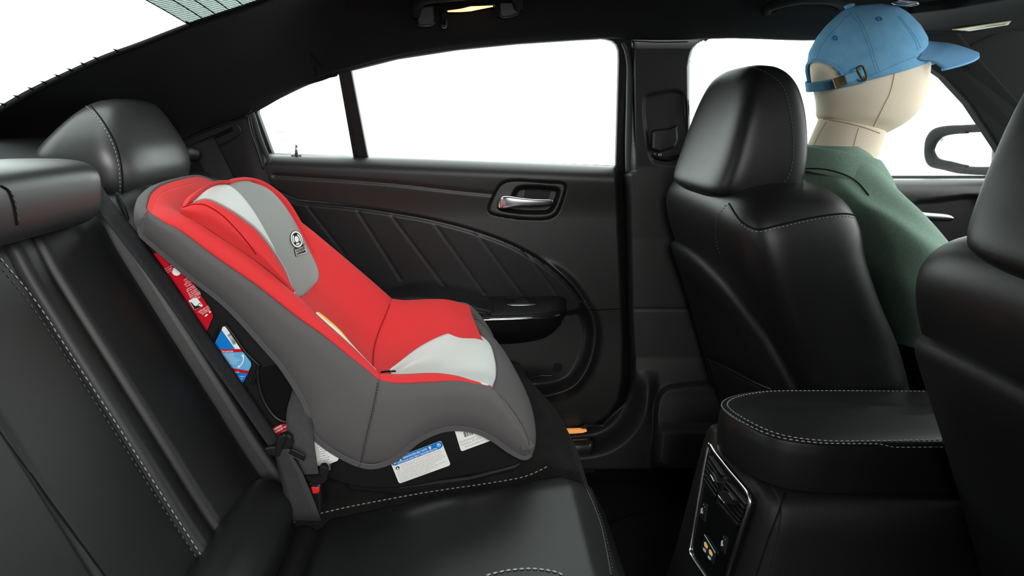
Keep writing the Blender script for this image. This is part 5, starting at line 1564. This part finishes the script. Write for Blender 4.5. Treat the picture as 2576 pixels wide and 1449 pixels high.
# visor
vis_top = []
rows = [[] for _ in range(6)]
for t in np.linspace(-1, 1, 33):
    ang_ = t * 1.12
    root = np.array([.7824 + (139 + 10 * (1 - t * t)) * math.cos(ang_) * .964 * S_, YM - .095 * math.sin(ang_), 1.152 - .043 * t * t])
    tip = np.array([.978 - .105 * abs(t) ** 3.4, YM - .090 * math.sin(ang_), 1.133 - .038 * t * t])
    vis_top.append((t, root))
    for k, s in enumerate((-.18, .08, .35, .65, .92, 1.0)):
        rows[k].append(root * (1 - s) + tip * s + np.array([0, 0, .005 * math.sin(max(0, s) * math.pi)]))
vs = loft('visor', rows, M['cap'], cp_, nu=25, nv=49, thick=.004, mats=[M['cap'], M['cap_u']])
vs.data.materials[1] = M['cap_u']
edge = np.array(rows[-1])
tube('visor_edge', edge + np.array([0, 0, -.002]), .0026, M['cap'], cp_, n=8, res=60)
for s in (.45, .55, .65, .75, .85):
    pts = []
    for (t, root), e in zip(vis_top[3:-3], edge[3:-3]):
        pts.append(root * (1 - s) + e * s + np.array([0, 0, .0]))
    P = []
    for p in pts:
        r = bvh(vs).ray_cast(Vector(p) + Vector((0, 0, .05)), Vector((0, 0, -1)))
        if r[0] is not None: P.append(np.array(r[0]) + np.array([0, 0, .0005]))
    if len(P) > 5: stitch('stitching', P, vs, M['cap_s'], .0024, .0010, .0006)
# strap, bronze clasp and ring
def srow(h, out): return crown_ring(h, 72, out)
bk0, bk1 = crown_ring(-10, 72, .003), crown_ring(14, 72, .003)
idx = [j % 72 for j in range(26, 49)]
sm_ = [(bk0[j] + bk1[j]) / 2 + np.array([-.004 if 28 < j < 44 else -.002, -.002 if j > 36 else .002, 0]) for j in idx]
ribbon('strap', [bk0[j] + np.array([-.003, 0, 0]) for j in idx], [bk1[j] + np.array([-.003, 0, 0]) for j in idx], .002, M['cap'], cp_, n=60)
cl0 = UL([(2095, 198), (2123, 189), (2132, 212), (2104, 223)], 1.123)
prism('buckle', cl0, (.001, .004, 0), M['bronze'], cp_, bevel=.0008, label='antique bronze clasp')
rg_ = UL([(2156, 172), (2166, 166), (2172, 170), (2180, 192), (2178, 200), (2170, 200), (2162, 186)], 1.107)
tube('buckle_ring', rg_, .0018, M['bronze'], cp_, closed=True, n=8, res=40)
ribbon('strap_end', UL([(2124, 190, 1.118), (2145, 182, 1.112), (2170, 172, 1.107)]), UL([(2132, 211, 1.116), (2150, 203, 1.111), (2174, 191, 1.106)]), .002, M['cap'], cp_, n=12)

# ------------------------------------------------------------------ grab handles, mirror, visor
gh = thing('grab_handle', 'black roof grab handle with a lit reading lamp above the rear window', 'grab handle', tuple(U(1180, 40, 1.365)))
hz = UL([(1046, 40, 1.352), (1050, 10, 1.335), (1075, -8, 1.31), (1140, -14, 1.295), (1210, -22, 1.292), (1270, -24, 1.305), (1298, -10, 1.33), (1304, 20, 1.35)])
tube('grip', hz, [.010, .014, .016, .015, .015, .016, .014, .010], M['headliner'], gh, n=16, res=70)
prism('mount', UL([(1047, 14), (1060, 4), (1092, 10), (1094, 56), (1084, 64), (1060, 66), (1050, 62)], 1.352), (0, .02, 0), M['plastic_s'], gh, bevel=.004)
prism('mount', UL([(1254, 4), (1300, -6), (1304, 34), (1286, 42), (1262, 45), (1257, 38)], 1.352), (0, .02, 0), M['plastic_s'], gh, bevel=.004)
for pts in ([(1050, 64), (1070, 66.5), (1088, 64), (1095, 58)], [(1257, 38), (1260, 43), (1270, 45), (1290, 41), (1304, 34), (1307, 12)]):
    tube('mount_edge', UL(pts, 1.350), .0008, M['seal'], gh, n=5)
tube('lamp_strip', UL([(1126, 28.5), (1160, 26), (1185, 22), (1210, 19), (1240, 15.5)], 1.328), [.0016, .0035, .0055, .0035, .0014], M['lampglow'], gh, n=10, label='warm glowing reading lamp')
prism('lamp_base', UL([(1118, 24), (1246, 8), (1248, 17), (1122, 30)], 1.333), (0, .02, .002), M['plastic_s'], gh, bevel=.002)
pl = bpy.data.lights.new('reading_lamp', 'POINT'); pl.energy = .02; pl.color = (1, .55, .25); pl.shadow_soft_size = .01
plo = bpy.data.objects.new('reading_lamp_light', pl); COL.objects.link(plo); plo.location = tuple(U(1185, 27, 1.318)); plo.parent = gh; plo.matrix_parent_inverse = gh.matrix_basis.inverted()
hk = tube('coat_hook', UL([(1109, 30, 1.362), (1111, 48, 1.35), (1112, 60, 1.338), (1117, 67, 1.335), (1121, 62, 1.336), (1121, 50, 1.34)]), .0042, M['plastic_s'], gh, n=10, res=30)

g2 = thing('grab_handle', 'black roof grab handle above the front window, left of the cap', 'grab handle', tuple(U(1970, 20, 1.355)))
tube('grip', UL([(1930, 32, 1.36), (1934, 20, 1.345), (1955, 10, 1.33), (2010, -2, 1.32), (2080, -2, 1.325), (2110, 8, 1.345), (2112, 20, 1.36)]), [.008, .011, .012, .012, .012, .011, .008], M['headliner'], g2, n=14, res=50)
prism('mount', UL([(1928, 14), (1960, 8), (1962, 30), (1945, 38), (1930, 36)], 1.358), (0, .02, 0), M['headliner'], g2, bevel=.003)

mi = thing('door_mirror', 'black exterior door mirror outside the front side window', 'mirror', tuple(U(2380, 446, 1.72)))
mo = smoothpoly([(2325, 380), (2329, 348), (2345, 326), (2372, 317), (2420, 314), (2520, 312), (2560, 330), (2560, 420), (2520, 440), (2420, 438), (2372, 428), (2340, 420), (2328, 404)], 70)
cxy = mo.mean(0)
mn_ = np.array([-.9, -.43, 0.0]); mn_ /= np.linalg.norm(mn_)
mp0 = U(2372, 372, 1.76)
mP = lambda p, d: RP(p[0], p[1], mp0, mn_) - mn_ * d
inset = lambda p, k: cxy + np.sign(p - cxy) * np.maximum(np.abs(p - cxy) - k, 0)
ringsmesh('housing', crk([np.array([mP(inset(p, 20), .012) for p in mo]), np.array([mP(inset(p, 20), -.002) for p in mo]), np.array([mP(inset(p, 4), -.006) for p in mo]), np.array([mP(p, 0.004) for p in mo]), np.array([mP(inset(p, 3), .03) for p in mo]), np.array([mP(inset(p, 16), .055) for p in mo]), np.array([mP(inset(p, 36), .065) for p in mo])], 37), M['plastic'], mi)
prism('mirror_glass', [mP(inset(p, 19), .004) for p in mo], -mn_ * .003, M['mirror'], mi)
tube('glass_rim', [mP(inset(p, 20), .001) for p in mo], .0022, M['seal'], mi, closed=True, n=8, res=90)
prism('warning_icon', [mP(p, .0030) for p in ((2367, 346), (2372, 356), (2362, 356))], -mn_ * .0005, M['frit'], mi)
prism('warning_icon', [mP(p, .0030) for p in ((2360, 370), (2363, 372), (2361, 375))], -mn_ * .0005, M['yellow'], mi)

sv = thing('sun_visor', 'black folded sun visor with a pale warning label under the roof', 'sun visor', tuple(U(2450, 80, 1.2)))
vz = loft('visor_board', [UL([(2300, 82, 1.36), (2400, 84, 1.34), (2500, 84, 1.26), (2640, 74, 1.15)]), UL([(2296, 72, 1.345), (2400, 72, 1.325), (2500, 68, 1.24), (2640, 55, 1.13)]), UL([(2290, 50, 1.27), (2400, 40, 1.25), (2500, 26, 1.17), (2640, 5, 1.06)]), UL([(2285, 34, 1.2), (2400, 20, 1.18), (2500, 2, 1.10), (2640, -25, 1.0)])], M['headliner'], sv, nu=16, nv=24, thick=.02)
lbq = [(2395, 73), (2440, 77), (2537, 61), (2545, 51)]
lp3 = [hit([vz], x, y, .0015) for x, y in lbq]
if all(p is not None for p in lp3):
    wl = prism('warning_label', lp3, (0, 0, .0006), M['white'], sv, label='pale visor warning label')
    y3 = [hit([vz], x, y, .0025) for x, y in ((2395, 73), (2401, 73.2), (2543, 53), (2545, 51))]
    if all(p is not None for p in y3): prism('label_stripe', y3, (0, 0, .0004), M['yellow'], wl)
    for a, b in (((2420, 74), (2530, 58)), ((2480, 64), (2535, 56))):
        P = on([vz], [a, b], 10, .003)
        if len(P) > 3: tube('label_print', P, .0006, M['ink'], wl, n=5)
mlb = thing('roof_switch_cover', 'small silver lettered cover on the roof lining above the cap', 'cover plate', tuple(U(2278, 9, 1.1)))
zc = 1.2145
q = [UZ(2243, 9, 1.225), UZ(2260, 4, 1.225), UZ(2311, 9, 1.225), UZ(2282, 15.5, 1.225)]
q = UL([(2243, 9, 1.16), (2260, 4.5, 1.12), (2311, 9.5, 1.11), (2282, 15.5, 1.16)])
pp = prism('plate', q, (0, 0, .004), mat('brushed_grey', (.22, .22, .22), .35, metal=.8), mlb, bevel=.0006)
tube('plate_rim', q, .0009, M['chrome'], mlb, closed=True, n=6, res=40)
pr = Print(UL([(2258, 8.5, 1.145)])[0], UL([(2290, 9.5, 1.13)])[0], UL([(2256, 14, 1.165)])[0], .001)
for k in range(7):
    pr.rect(.12 + k * .11, .35, .19 + k * .11, .8)
pr.build('lettering', M['white'], mlb)

# ------------------------------------------------------------------ rest of the cabin and an added dark curtain behind the camera
for nm, lab, P in (('wall_right', 'black near side front door beside the passenger seat', [(.36, .06, .12), (1.7, .06, .12), (1.7, .06, .90), (.50, .06, .90), (.47, .16, 1.24), (.36, .16, 1.24), (.34, .06, .9)]),
                   ('wall_right', 'black near side body behind the open rear door', [(-1.4, .04, .12), (-.40, .04, .12), (-.50, .05, .5), (-.56, .06, .90), (-.60, .14, 1.20), (-.75, .12, 1.05), (-1.4, .08, .95)])):
    w = prism(nm, P, (0, .04, 0), M['seam'], bevel=.004)
    tag(w, lab, 'car body', kind=ENV)
w = prism('wall_front', [(1.55, .06, .12), (1.55, 1.55, .12), (1.45, 1.55, .80), (1.45, .06, .80)], (.05, 0, 0), M['seam'])
tag(w, 'black dashboard wall at the front of the cabin', 'dashboard', kind=ENV)
w = prism('added_curtain', [(-4.2, -1.7, -1.5), (4.2, -1.7, -1.5), (4.2, -1.7, 3.6), (-4.2, -1.7, 3.6)], (0, -.05, 0), mat('added_black_curtain', (.02, .02, .02), .95, spec=.05))  # unseen cloth added to keep the white surroundings out of the leather
tag(w, 'unseen black curtain added behind the camera to darken reflections', 'curtain', kind=ENV)
